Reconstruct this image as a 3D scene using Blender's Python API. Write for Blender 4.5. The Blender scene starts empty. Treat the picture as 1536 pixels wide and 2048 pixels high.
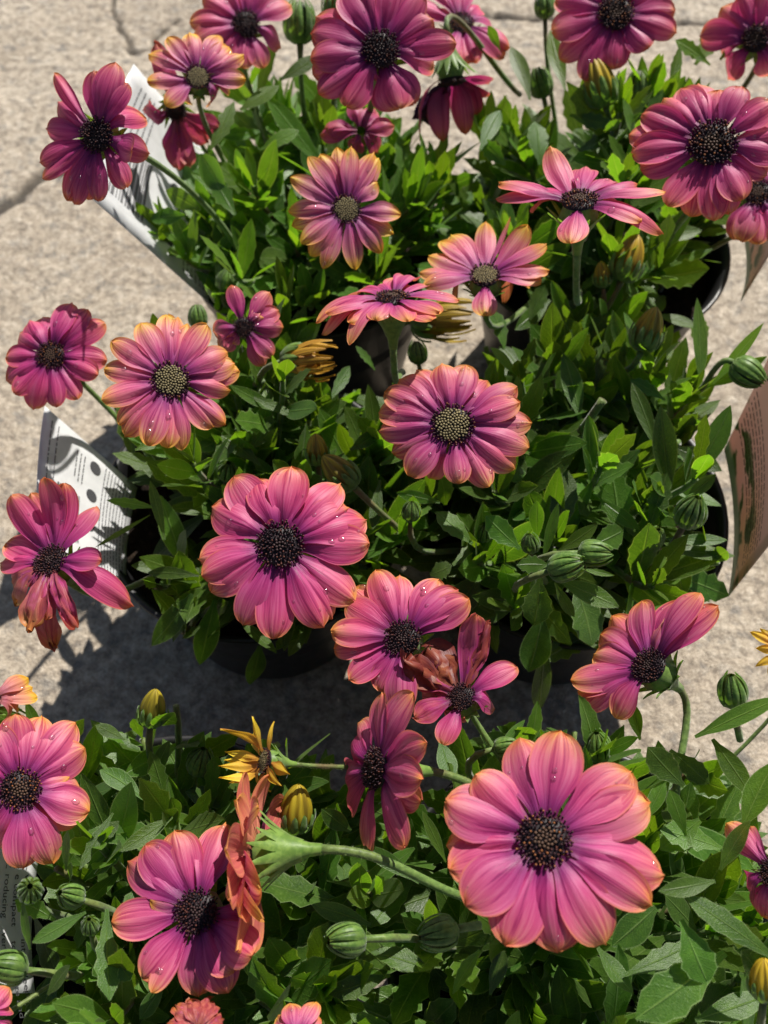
import bpy, math, random
import numpy as np
from mathutils import Vector, Matrix, noise as mnoise

random.seed(11)
rng = np.random.default_rng(11)
sc = bpy.context.scene
COL = sc.collection

# ------------------------------------------------------------------ camera
IMW, IMH, FPX = 1536.0, 2048.0, 1967.0          # photograph size and focal length in its pixels
CAM_H, PITCH = 0.53, math.radians(60)
cam_d = bpy.data.cameras.new('camera'); cam = bpy.data.objects.new('camera', cam_d); COL.objects.link(cam)
cam.location = (0, 0, CAM_H); cam.rotation_euler = (math.radians(90) - PITCH, 0, 0)
cam_d.sensor_fit = 'VERTICAL'; cam_d.sensor_height = 36; cam_d.lens = 36 * FPX / IMH
cam_d.clip_start = 0.01; cam_d.clip_end = 200
cam_d.dof.use_dof = True; cam_d.dof.focus_distance = 0.36; cam_d.dof.aperture_fstop = 13
sc.camera = cam
VD = Vector((0, math.cos(PITCH), -math.sin(PITCH)))
VU = Vector((0, math.sin(PITCH), math.cos(PITCH)))
VR = Vector((1, 0, 0))
CAMP = Vector((0, 0, CAM_H))
def ray(px, py): return VD + VR * ((px - IMW / 2) / FPX) + VU * ((IMH / 2 - py) / FPX)
def at_h(px, py, h):
    r = ray(px, py); return CAMP + r * ((h - CAM_H) / r.z)
def at_t(px, py, t): return CAMP + ray(px, py) * t
def proj(p):
    q = p - CAMP; t = q.dot(VD)
    return (IMW / 2 + FPX * q.dot(VR) / t, IMH / 2 - FPX * q.dot(VU) / t, t)

# ------------------------------------------------------------------ sky, sun, exposure
SUN_EL, SUN_AZ = math.radians(46), math.radians(27)     # azimuth clockwise from +Y (behind the plants, a little right)
w = bpy.data.worlds.new('World'); sc.world = w; w.use_nodes = True
wn = w.node_tree.nodes; wl = w.node_tree.links
sky = wn.new('ShaderNodeTexSky'); sky.sky_type = 'NISHITA'; sky.sun_disc = False
sky.sun_elevation = SUN_EL; sky.sun_rotation = SUN_AZ; sky.air_density = 1.0; sky.dust_density = 1.0
bg = wn['Background']; bg.inputs['Strength'].default_value = 0.05
wl.new(sky.outputs[0], bg.inputs['Color'])
sd = bpy.data.lights.new('sun', 'SUN'); sd.energy = 5.0; sd.angle = math.radians(0.53); sd.color = (1.0, 0.95, 0.87)
so = bpy.data.objects.new('sun', sd); COL.objects.link(so)
SUNV = Vector((math.sin(SUN_AZ) * math.cos(SUN_EL), math.cos(SUN_AZ) * math.cos(SUN_EL), math.sin(SUN_EL)))
so.rotation_euler = SUNV.to_track_quat('Z', 'Y').to_euler(); so.location = SUNV * 3
vs = sc.view_settings; vs.view_transform = 'Standard'; vs.look = 'None'; vs.exposure = 0.45; vs.gamma = 1; vs.use_curve_mapping = False
sc.render.engine = 'CYCLES'
sc.cycles.max_bounces = 5; sc.cycles.diffuse_bounces = 2; sc.cycles.glossy_bounces = 2; sc.cycles.transmission_bounces = 4; sc.cycles.transparent_max_bounces = 6; sc.cycles.use_denoising = True
sc.cycles.sample_clamp_indirect = 4

# ------------------------------------------------------------------ material helpers
class NT:
    def __init__(s, name):
        s.m = bpy.data.materials.new(name); s.m.use_nodes = True
        s.t = s.m.node_tree; s.t.nodes.clear()
        s.out = s.n('ShaderNodeOutputMaterial')
    def n(s, typ, **kw):
        nd = s.t.nodes.new(typ)
        for k, v in kw.items(): setattr(nd, k, v)
        return nd
    def l(s, a, b): s.t.links.new(a, b)
    def put(s, sock, v):
        if isinstance(v, bpy.types.NodeSocket): s.l(v, sock)
        elif isinstance(v, (tuple, list)) and len(v) == 3 and sock.type == 'RGBA': sock.default_value = (*v, 1)
        else: sock.default_value = v
    def math(s, op, a, b=0.0, c=None, clamp=False):
        nd = s.n('ShaderNodeMath', operation=op, use_clamp=clamp)
        s.put(nd.inputs[0], a); s.put(nd.inputs[1], b)
        if c is not None: s.put(nd.inputs[2], c)
        return nd.outputs[0]
    def mix(s, f, a, b, bt='MIX'):
        nd = s.n('ShaderNodeMix', data_type='RGBA', blend_type=bt)
        s.put(nd.inputs[0], f); s.put(nd.inputs[6], a); s.put(nd.inputs[7], b)
        return nd.outputs[2]
    def ramp(s, f, stops, interp='LINEAR'):
        nd = s.n('ShaderNodeValToRGB'); cr = nd.color_ramp; cr.interpolation = interp
        while len(cr.elements) < len(stops): cr.elements.new(0.5)
        for e, (p, c) in zip(cr.elements, stops):
            e.position = p; e.color = (*c, 1) if isinstance(c, (tuple, list)) else (c, c, c, 1)
        s.put(nd.inputs[0], f); return nd.outputs[0]
    def sstep(s, x, a, b):
        nd = s.n('ShaderNodeMapRange', interpolation_type='SMOOTHSTEP')
        s.put(nd.inputs[0], x); nd.inputs[1].default_value = a; nd.inputs[2].default_value = b
        return nd.outputs[0]
    def noise(s, vec, scale, detail=2.0, rough=0.5, dim='3D'):
        nd = s.n('ShaderNodeTexNoise', noise_dimensions=dim)
        if vec is not None: s.l(vec, nd.inputs['Vector'])
        nd.inputs['Scale'].default_value = scale; nd.inputs['Detail'].default_value = detail; nd.inputs['Roughness'].default_value = rough
        return nd.outputs[0]
    def comb(s, x, y, z):
        nd = s.n('ShaderNodeCombineXYZ'); s.put(nd.inputs[0], x); s.put(nd.inputs[1], y); s.put(nd.inputs[2], z); return nd.outputs[0]
    def bump(s, h, strength, dist):
        nd = s.n('ShaderNodeBump'); s.put(nd.inputs['Height'], h); nd.inputs['Strength'].default_value = strength
        nd.inputs['Distance'].default_value = dist; return nd.outputs[0]
    def bsdf(s, color, rough=0.5, spec=0.5, normal=None, **kw):
        nd = s.n('ShaderNodeBsdfPrincipled'); s.put(nd.inputs['Base Color'], color); s.put(nd.inputs['Roughness'], rough)
        nd.inputs['Specular IOR Level'].default_value = spec
        if normal is not None: s.l(normal, nd.inputs['Normal'])
        for k, v in kw.items(): s.put(nd.inputs[k], v)
        return nd.outputs[0]
    def translucent(s, color, normal=None):
        nd = s.n('ShaderNodeBsdfTranslucent'); s.put(nd.inputs[0], color)
        if normal is not None: s.l(normal, nd.inputs['Normal'])
        return nd.outputs[0]
    def mixs(s, f, a, b):
        nd = s.n('ShaderNodeMixShader'); s.put(nd.inputs[0], f); s.l(a, nd.inputs[1]); s.l(b, nd.inputs[2]); return nd.outputs[0]
    def done(s, sh): s.l(sh, s.out.inputs['Surface']); return s.m

def mat_petal():
    t = NT('petal')
    uvn = t.n('ShaderNodeUVMap'); sp = t.n('ShaderNodeSeparateXYZ'); t.l(uvn.outputs[0], sp.inputs[0])
    u, v = sp.outputs[0], sp.outputs[1]
    oi = t.n('ShaderNodeObjectInfo'); oc = t.n('ShaderNodeSeparateColor'); t.l(oi.outputs['Color'], oc.inputs[0])
    yel, wilt, pur = oc.outputs[0], oc.outputs[1], oc.outputs[2]
    rnd = t.math('MULTIPLY', oi.outputs['Random'], 60.0)
    n1 = t.noise(t.comb(t.math('MULTIPLY', v, 3.0), t.math('MULTIPLY', u, 2.2), rnd), 1.0, 2.0)
    uu = t.math('ADD', u, t.math('MULTIPLY', t.math('SUBTRACT', n1, 0.5), 0.14))
    A = t.ramp(uu, [(0.0, (0.11, 0.007, 0.070)), (0.13, (0.28, 0.018, 0.155)), (0.32, (0.53, 0.044, 0.215)), (0.60, (0.61, 0.070, 0.225)), (0.86, (0.66, 0.100, 0.195)), (0.96, (0.70, 0.17, 0.10)), (1.0, (0.68, 0.16, 0.05))])
    B = t.ramp(uu, [(0.0, (0.16, 0.012, 0.12)), (0.16, (0.40, 0.05, 0.24)), (0.45, (0.68, 0.15, 0.29)), (0.70, (0.76, 0.24, 0.24)), (0.85, (0.84, 0.38, 0.09)), (1.0, (0.86, 0.43, 0.02))])
    c = t.mix(yel, A, B)
    # long veins
    vv = t.math('ADD', v, t.math('MULTIPLY', t.math('SUBTRACT', n1, 0.5), 0.05))
    st = t.noise(t.comb(t.math('MULTIPLY', vv, 13.0), t.math('MULTIPLY', u, 0.9), rnd), 1.0, 3.0, 0.65)
    vein = t.sstep(st, 0.46, 0.60)
    c = t.mix(t.math('MULTIPLY', vein, 0.62), c, t.mix(1.0, c, (1.22, 2.2, 1.45), 'MULTIPLY'))
    dk = t.sstep(st, 0.46, 0.30)
    c = t.mix(t.math('MULTIPLY', dk, 0.95), c, t.mix(1.0, c, (0.60, 0.26, 0.60), 'MULTIPLY'))
    # margins go coral
    ed = t.math('MULTIPLY', t.math('ABSOLUTE', t.math('SUBTRACT', v, 0.5)), 2.0)
    edm = t.math('MULTIPLY', t.sstep(ed, 0.88, 1.0), t.sstep(u, 0.35, 0.85))
    edc = t.mix(yel, (0.80, 0.27, 0.13), (0.86, 0.45, 0.05))
    c = t.mix(t.math('MULTIPLY', edm, 0.72), c, edc)
    c = t.mix(t.math('MULTIPLY', pur, 0.75), c, t.mix(1.0, c, (0.62, 0.42, 0.70), 'MULTIPLY'))
    gold = t.mix(t.sstep(u, 0.1, 0.6), (0.74, 0.34, 0.03), (0.88, 0.62, 0.02))
    c = t.mix(oi.outputs['Alpha'], c, gold)
    # underside is coral, striped
    geo = t.n('ShaderNodeNewGeometry')
    backc = t.mix(vein, (0.60, 0.11, 0.13), (0.78, 0.27, 0.14))
    backc = t.mix(t.math('MULTIPLY', yel, 0.7), backc, (0.80, 0.38, 0.07))
    c = t.mix(t.math('MULTIPLY', geo.outputs['Backfacing'], 0.72), c, backc)
    # wilting browns
    wn_ = t.noise(t.comb(t.math('MULTIPLY', v, 5.0), t.math('MULTIPLY', u, 4.0), rnd), 1.0, 3.0)
    wf = t.math('MULTIPLY', wilt, t.sstep(t.math('ADD', wn_, t.math('MULTIPLY', wilt, 0.28)), 0.42, 0.66))
    wc = t.ramp(wn_, [(0.25, (0.10, 0.016, 0.012)), (0.5, (0.36, 0.075, 0.025)), (0.75, (0.55, 0.17, 0.05))])
    wc = t.mix(t.math('MULTIPLY', pur, t.sstep(wilt, 0.7, 0.95)), wc, (0.055, 0.014, 0.055))
    c = t.mix(wf, c, wc)
    hs = t.n('ShaderNodeHueSaturation'); t.put(hs.inputs['Color'], c)
    t.put(hs.inputs['Hue'], t.math('ADD', 0.5, t.math('MULTIPLY', t.math('SUBTRACT', oi.outputs['Random'], 0.5), 0.018)))
    t.put(hs.inputs['Value'], t.math('ADD', 0.84, t.math('MULTIPLY', oi.outputs['Random'], 0.20)))
    c = hs.outputs[0]
    nb = t.bump(st, 0.45, 0.0007)
    pr = t.bsdf(c, t.math('ADD', 0.36, t.math('MULTIPLY', st, 0.25)), 0.45, nb)
    tc = t.mix(1.0, c, (1.25, 1.05, 1.0), 'MULTIPLY')
    return t.done(t.mixs(0.36, pr, t.translucent(tc, nb)))

def mat_leaf(name='leaf', dim=1.0):
    t = NT(name)
    uvn = t.n('ShaderNodeUVMap'); sp = t.n('ShaderNodeSeparateXYZ'); t.l(uvn.outputs[0], sp.inputs[0])
    u, v = sp.outputs[0], sp.outputs[1]
    oi = t.n('ShaderNodeObjectInfo')
    oc = t.n('ShaderNodeSeparateColor'); t.l(oi.outputs['Color'], oc.inputs[0])
    tcn = t.n('ShaderNodeTexCoord')
    rnd = t.math('MULTIPLY', oi.outputs['Random'], 40.0)
    n1 = t.noise(t.comb(t.math('MULTIPLY', v, 2.5), t.math('MULTIPLY', u, 5.0), rnd), 1.0, 3.0)
    c = t.ramp(n1, [(0.25, (0.040, 0.098, 0.013)), (0.55, (0.068, 0.150, 0.017)), (0.8, (0.105, 0.210, 0.024))])
    # young leaves are yellower: object colour red channel
    c = t.mix(oc.outputs[0], c, (0.150, 0.270, 0.018))
    # blue green bloom on some
    c = t.mix(t.math('MULTIPLY', oc.outputs[1], 0.5), c, (0.072, 0.145, 0.036))
    av = t.math('MULTIPLY', t.math('ABSOLUTE', t.math('SUBTRACT', v, 0.5)), 2.0)
    mid = t.sstep(av, 0.10, 0.0)
    c = t.mix(t.math('MULTIPLY', mid, 0.55), c, (0.20, 0.30, 0.09))
    # side veins
    sv = t.n('ShaderNodeMath', operation='SINE')
    t.l(t.math('ADD', t.math('MULTIPLY', u, 46.0), t.math('ADD', t.math('MULTIPLY', av, -9.0), t.math('MULTIPLY', n1, 3.0))), sv.inputs[0])
    svm = t.sstep(sv.outputs[0], 0.75, 1.0)
    c = t.mix(t.math('MULTIPLY', svm, 0.08), c, (0.14, 0.24, 0.07))
    edge = t.sstep(av, 0.90, 1.0)
    c = t.mix(t.math('MULTIPLY', edge, 0.60), c, (0.30, 0.40, 0.18))
    hs = t.n('ShaderNodeHueSaturation'); t.put(hs.inputs['Color'], c)
    t.put(hs.inputs['Hue'], t.math('ADD', 0.488, t.math('MULTIPLY', oi.outputs['Random'], 0.026)))
    t.put(hs.inputs['Value'], t.math('MULTIPLY', dim, t.math('ADD', 0.56, t.math('MULTIPLY', oi.outputs['Random'], 0.62))))
    c = hs.outputs[0]
    fine = t.noise(t.comb(t.math('MULTIPLY', v, 16.0), t.math('MULTIPLY', u, 46.0), rnd), 1.0, 3.0, 0.65)
    c = t.mix(t.math('MULTIPLY', t.sstep(fine, 0.50, 0.72), 0.30), c, (0.18, 0.30, 0.06))
    c = t.mix(t.math('MULTIPLY', t.sstep(fine, 0.48, 0.28), 0.35), c, (0.030, 0.075, 0.012))
    hgt = t.math('ADD', t.math('MULTIPLY', fine, 0.5), t.math('ADD', t.math('MULTIPLY', svm, -0.10), t.math('MULTIPLY', mid, -0.8)))
    nb = t.bump(hgt, 0.5, 0.0008)
    rough = t.math('ADD', 0.22, t.math('MULTIPLY', fine, 0.32))
    pr = t.bsdf(c, rough, 0.5, nb, **{'Sheen Weight': 0.05, 'Sheen Roughness': 0.4})
    tc = t.mix(1.0, c, (2.9, 2.8, 0.6), 'MULTIPLY')
    return t.done(t.mixs(0.40, pr, t.translucent(tc, nb)))

def mat_stem():
    t = NT('stem')
    tc = t.n('ShaderNodeTexCoord')
    uvn = t.n('ShaderNodeUVMap'); sp = t.n('ShaderNodeSeparateXYZ'); t.l(uvn.outputs[0], sp.inputs[0])
    oi = t.n('ShaderNodeObjectInfo')
    n1 = t.noise(tc.outputs['Object'], 500.0, 3.0)
    n2 = t.noise(tc.outputs['Object'], 45.0, 2.0)
    g = t.ramp(n1, [(0.3, (0.085, 0.155, 0.030)), (0.6, (0.150, 0.250, 0.050)), (0.8, (0.24, 0.32, 0.10))])
    red = t.math('MULTIPLY', t.sstep(n2, 0.45, 0.62), t.math('MULTIPLY', oi.outputs['Random'], 0.85))
    c = t.mix(red, g, (0.17, 0.085, 0.045))
    nb = t.bump(n1, 0.5, 0.0006)
    return t.done(t.mixs(0.2, t.bsdf(c, 0.5, 0.4, nb, **{'Sheen Weight': 0.35}), t.translucent(t.mix(1.0, c, (1.6, 1.8, 0.8), 'MULTIPLY'))))

def mat_green(name, c1, c2):
    t = NT(name)
    tc = t.n('ShaderNodeTexCoord'); oi = t.n('ShaderNodeObjectInfo')
    n1 = t.noise(tc.outputs['Object'], 9.0 if name != 'calyx' else 400.0, 3.0)
    c = t.mix(t.sstep(n1, 0.35, 0.65), c1, c2)
    hs = t.n('ShaderNodeHueSaturation'); t.put(hs.inputs['Color'], c)
    t.put(hs.inputs['Value'], t.math('ADD', 0.75, t.math('MULTIPLY', oi.outputs['Random'], 0.5)))
    c = hs.outputs[0]
    return t.done(t.mixs(0.3, t.bsdf(c, 0.45, 0.4, t.bump(n1, 0.3, 0.0005), **{'Sheen Weight': 0.3}), t.translucent(t.mix(1.0, c, (1.9, 2.0, 0.7), 'MULTIPLY'))))

def mat_budpetal():
    t = NT('bud_petal')
    uvn = t.n('ShaderNodeUVMap'); sp = t.n('ShaderNodeSeparateXYZ'); t.l(uvn.outputs[0], sp.inputs[0])
    u, v = sp.outputs[0], sp.outputs[1]
    oi = t.n('ShaderNodeObjectInfo'); oc = t.n('ShaderNodeSeparateColor'); t.l(oi.outputs['Color'], oc.inputs[0])
    n = t.noise(t.comb(t.math('MULTIPLY', v, 14.0), t.math('MULTIPLY', u, 1.2), t.math('MULTIPLY', oi.outputs['Random'], 30.0)), 1.0, 2.0)
    yel = t.mix(t.sstep(n, 0.38, 0.62), (0.40, 0.27, 0.02), (0.72, 0.52, 0.03))
    org = t.mix(t.sstep(n, 0.38, 0.62), (0.32, 0.10, 0.02), (0.58, 0.30, 0.04))
    grn = t.mix(t.sstep(n, 0.38, 0.62), (0.050, 0.075, 0.012), (0.20, 0.21, 0.022))
    c = t.mix(oc.outputs[0], yel, org); c = t.mix(t.math('MULTIPLY', oc.outputs[1], t.math('SUBTRACT', 1.0, t.math('MULTIPLY', u, 0.5))), c, grn); c = t.mix(oc.outputs[2], c, t.mix(t.sstep(n, 0.38, 0.62), (0.030, 0.055, 0.010), (0.10, 0.15, 0.02)))
    return t.done(t.mixs(0.25, t.bsdf(c, 0.45, 0.4, t.bump(n, 0.4, 0.0005)), t.translucent(c)))

def mat_floret():
    t = NT('floret')
    at = t.n('ShaderNodeAttribute', attribute_name='tone')
    tc = t.n('ShaderNodeTexCoord')
    return t.done(t.bsdf(at.outputs['Color'], 0.55, 0.35))

def mat_plain(name, c, rough=0.5, spec=0.4, trans=0.0):
    t = NT(name)
    tc = t.n('ShaderNodeTexCoord')
    n = t.noise(tc.outputs['Object'], 160.0, 4.0)
    cc = t.mix(t.math('MULTIPLY', t.sstep(n, 0.35, 0.7), 0.35), c, tuple(x * 0.72 for x in c))
    sh = t.bsdf(cc, t.math('ADD', rough - 0.08, t.math('MULTIPLY', n, 0.16)), spec, t.bump(n, 0.12, 0.0006))
    if trans: sh = t.mixs(trans, sh, t.translucent(cc))
    return t.done(sh)

def mat_soil():
    t = NT('soil'); tc = t.n('ShaderNodeTexCoord')
    n = t.noise(tc.outputs['Object'], 260.0, 5.0, 0.7)
    c = t.ramp(n, [(0.3, (0.006, 0.004, 0.003)), (0.55, (0.022, 0.014, 0.009)), (0.75, (0.06, 0.04, 0.025))])
    return t.done(t.bsdf(c, 0.9, 0.2, t.bump(n, 1.0, 0.004)))

def mat_drop():
    t = NT('water_drop')
    g = t.n('ShaderNodeBsdfGlass'); g.inputs['Roughness'].default_value = 0.03; g.inputs['IOR'].default_value = 1.33
    tr = t.n('ShaderNodeBsdfTransparent'); tr.inputs[0].default_value = (0.97, 0.97, 0.97, 1)
    gl = t.n('ShaderNodeBsdfGlossy'); gl.inputs['Roughness'].default_value = 0.10
    lw = t.n('ShaderNodeFresnel'); lw.inputs['IOR'].default_value = 1.33
    return t.done(t.mixs(t.math('ADD', t.math('MULTIPLY', lw.outputs[0], 0.5), 0.07), tr.outputs[0], gl.outputs[0]))

def mat_concrete():
    t = NT('concrete'); tc = t.n('ShaderNodeTexCoord'); P = tc.outputs['Object']
    warp = t.n('ShaderNodeTexNoise'); t.l(P, warp.inputs['Vector']); warp.inputs['Scale'].default_value = 90; warp.inputs['Detail'].default_value = 2
    mx = t.n('ShaderNodeVectorMath', operation='MULTIPLY_ADD'); t.l(warp.outputs['Color'], mx.inputs[0]); mx.inputs[1].default_value = (0.012, 0.012, 0.012); t.l(P, mx.inputs[2])
    vo = t.n('ShaderNodeTexVoronoi'); t.l(mx.outputs[0], vo.inputs['Vector']); vo.inputs['Scale'].default_value = 105
    sepc = t.n('ShaderNodeSeparateColor'); t.l(vo.outputs['Color'], sepc.inputs[0])
    big = t.noise(P, 9.0, 4.0, 0.6)
    med = t.noise(P, 70.0, 4.0, 0.65)
    fine = t.noise(P, 620.0, 3.0, 0.7)
    mid = t.noise(P, 150.0, 5.0, 0.75)
    base = t.ramp(big, [(0.3, (0.27, 0.225, 0.170)), (0.5, (0.35, 0.295, 0.225)), (0.72, (0.41, 0.36, 0.285))])
    agg = t.ramp(sepc.outputs[0], [(0.0, (0.16, 0.16, 0.155)), (0.25, (0.32, 0.27, 0.21)), (0.6, (0.42, 0.355, 0.275)), (0.85, (0.50, 0.45, 0.37)), (1.0, (0.22, 0.205, 0.19))])
    stone = t.sstep(t.math('ADD', vo.outputs['Distance'], t.math('MULTIPLY', mid, 0.35)), 0.72, 0.42)
    c = t.mix(t.math('MULTIPLY', stone, 0.42), base, agg)
    c = t.mix(t.math('MULTIPLY', t.sstep(mid, 0.50, 0.62), 0.70), c, (0.15, 0.125, 0.10))
    c = t.mix(t.math('MULTIPLY', t.sstep(mid, 0.50, 0.36), 0.60), c, (0.55, 0.485, 0.39))
    c = t.mix(t.math('MULTIPLY', t.sstep(med, 0.53, 0.68), 0.60), c, (0.135, 0.135, 0.13))
    c = t.mix(t.math('MULTIPLY', t.sstep(fine, 0.45, 0.72), 0.45), c, (0.13, 0.11, 0.085))
    c = t.mix(t.math('MULTIPLY', t.sstep(fine, 0.45, 0.25), 0.35), c, (0.58, 0.53, 0.45))
    c = t.mix(1.0, c, (1.24, 1.23, 1.24), 'MULTIPLY')
    # dirt held in the cracks, painted where the groove is cut
    at = t.n('ShaderNodeAttribute', attribute_name='crack')
    c = t.mix(t.math('MULTIPLY', at.outputs['Fac'], 0.85), c, (0.05, 0.042, 0.034))
    h = t.math('ADD', t.math('MULTIPLY', fine, 0.5), t.math('ADD', t.math('MULTIPLY', mid, -1.1), t.math('MULTIPLY', med, -0.3)))
    return t.done(t.bsdf(c, 0.85, 0.3, t.bump(h, 0.9, 0.0022)))

def mat_photo_print():
    # blurred flower photograph printed on the pink labels: green leaves at the foot, yellow and coral above
    t = NT('label_print'); uvn = t.n('ShaderNodeUVMap'); sp = t.n('ShaderNodeSeparateXYZ'); t.l(uvn.outputs[0], sp.inputs[0])
    u, v = sp.outputs[0], sp.outputs[1]
    n = t.noise(t.comb(t.math('MULTIPLY', u, 5.0), t.math('MULTIPLY', v, 9.0), 3.0), 1.0, 3.0)
    c = t.mix(t.sstep(t.math('ADD', v, t.math('MULTIPLY', n, 0.5)), 0.2, 0.75), (0.52, 0.35, 0.30), (0.56, 0.43, 0.39))
    yz = t.math('MULTIPLY', t.sstep(u, 0.35, 0.75), t.sstep(v, 0.50, 0.25))
    c = t.mix(t.math('MULTIPLY', yz, 0.4), c, (0.50, 0.38, 0.14))
    gz = t.math('MULTIPLY', t.sstep(n, 0.50, 0.58), t.sstep(v, 0.50, 0.20))
    c = t.mix(gz, c, (0.10, 0.15, 0.05))
    c = t.mix(t.sstep(v, 0.10, 0.05), c, (0.24, 0.31, 0.20))
    c = t.mix(1.0, c, (1.55, 1.55, 1.55), 'MULTIPLY')
    return t.done(t.mixs(0.45, t.bsdf(c, 0.38, 0.5), t.translucent(c)))

M = dict(petal=mat_petal(), leaf=mat_leaf(), stem=mat_stem(), floret=mat_floret(), soil=mat_soil(), drop=mat_drop(),
         concrete=mat_concrete(), print=mat_photo_print(), budpetal=mat_budpetal(),
         calyx=mat_green('calyx', (0.12, 0.22, 0.035), (0.20, 0.32, 0.06)),
         bract=mat_green('bract', (0.085, 0.175, 0.028), (0.15, 0.26, 0.045)),
         pot=mat_plain('black_plastic', (0.012, 0.012, 0.013), 0.42, 0.5),
         card=mat_plain('white_card', (0.80, 0.81, 0.82), 0.35, 0.5, 0.30),
         ink=mat_plain('grey_ink', (0.06, 0.06, 0.065), 0.5, 0.3), inkgrey=mat_plain('pale_ink', (0.16, 0.16, 0.17), 0.5, 0.3),
         inkbrown=mat_plain('brown_ink', (0.13, 0.07, 0.045), 0.5, 0.3),
         grain=mat_plain('perlite', (0.55, 0.53, 0.48), 0.8, 0.2))

# ------------------------------------------------------------------ object helpers
def mesh(name, verts, faces, mat, uvs=None, smooth=True):
    me = bpy.data.meshes.new(name)
    me.from_pydata([tuple(v) for v in verts], [], faces)
    if uvs is not None:
        ul = me.uv_layers.new(name='UVMap')
        li = np.empty(len(me.loops), dtype=np.int32); me.loops.foreach_get('vertex_index', li)
        ul.data.foreach_set('uv', np.asarray(uvs, dtype=np.float32)[li].ravel())
    if smooth: me.polygons.foreach_set('use_smooth', [True] * len(me.polygons))
    me.materials.append(mat)
    return me
def obj(name, me, parent=None, loc=(0, 0, 0), color=None):
    o = bpy.data.objects.new(name, me); COL.objects.link(o); o.location = loc
    if parent is not None: o.parent = parent
    if color is not None: o.color = (*color, 0)
    return o
def empty(name, loc, parent=None):
    o = bpy.data.objects.new(name, None); COL.objects.link(o); o.location = loc; o.empty_display_size = 0.01
    if parent is not None: o.parent = parent
    return o
def grid_faces(nu, nv, off=0):
    return [(off + i * nv + j, off + i * nv + j + 1, off + (i + 1) * nv + j + 1, off + (i + 1) * nv + j) for i in range(nu - 1) for j in range(nv - 1)]
def tube(path, radii, sides=7, cap=True, off=0, hairs=0):
    vs_, fs, uv = [], [], []
    n = len(path); ref = Vector((0.31, 0.77, 0.55))
    for i, p in enumerate(path):
        tg = (path[min(i + 1, n - 1)] - path[max(i - 1, 0)]).normalized()
        a = tg.cross(ref).normalized(); b = tg.cross(a)
        for k in range(sides):
            an = 2 * math.pi * k / sides
            vs_.append(p + (a * math.cos(an) + b * math.sin(an)) * radii[i]); uv.append((i / (n - 1), k / sides))
    for i in range(n - 1):
        for k in range(sides):
            k2 = (k + 1) % sides
            fs.append((off + i * sides + k, off + (i + 1) * sides + k, off + (i + 1) * sides + k2, off + i * sides + k2))
    if hairs:
        hr = random.Random(int(1e5 * (path[0].x + path[-1].y)) + n)
        for _ in range(hairs):
            f_ = hr.uniform(0.02, 0.98) * (n - 1); i = int(f_); p = path[i] + (path[i + 1] - path[i]) * (f_ - i)
            tg = (path[i + 1] - path[i]).normalized(); d = tg.cross(Vector((hr.uniform(-1, 1), hr.uniform(-1, 1), hr.uniform(-1, 1)))).normalized()
            o = len(vs_); q = p + d * radii[i] * 0.95; l_ = hr.uniform(0.0004, 0.0009); sd2 = tg.cross(d)
            vs_ += [q - tg * 0.00004, q + tg * 0.00004, q + d * l_ + tg * l_ * hr.uniform(-.3, .3)]; uv += [(0.5, 0.5)] * 3; fs.append((off + o, off + o + 1, off + o + 2))
    if cap:
        fs.append(tuple(off + k for k in range(sides))); fs.append(tuple(off + (n - 1) * sides + k for k in reversed(range(sides))))
    return vs_, fs, uv
def bez(p0, p1, p2, p3, n):
    out = []
    for i in range(n):
        s = i / (n - 1); q = 1 - s
        out.append(p0 * q ** 3 + p1 * (3 * q * q * s) + p2 * (3 * q * s * s) + p3 * s ** 3)
    return out

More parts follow.
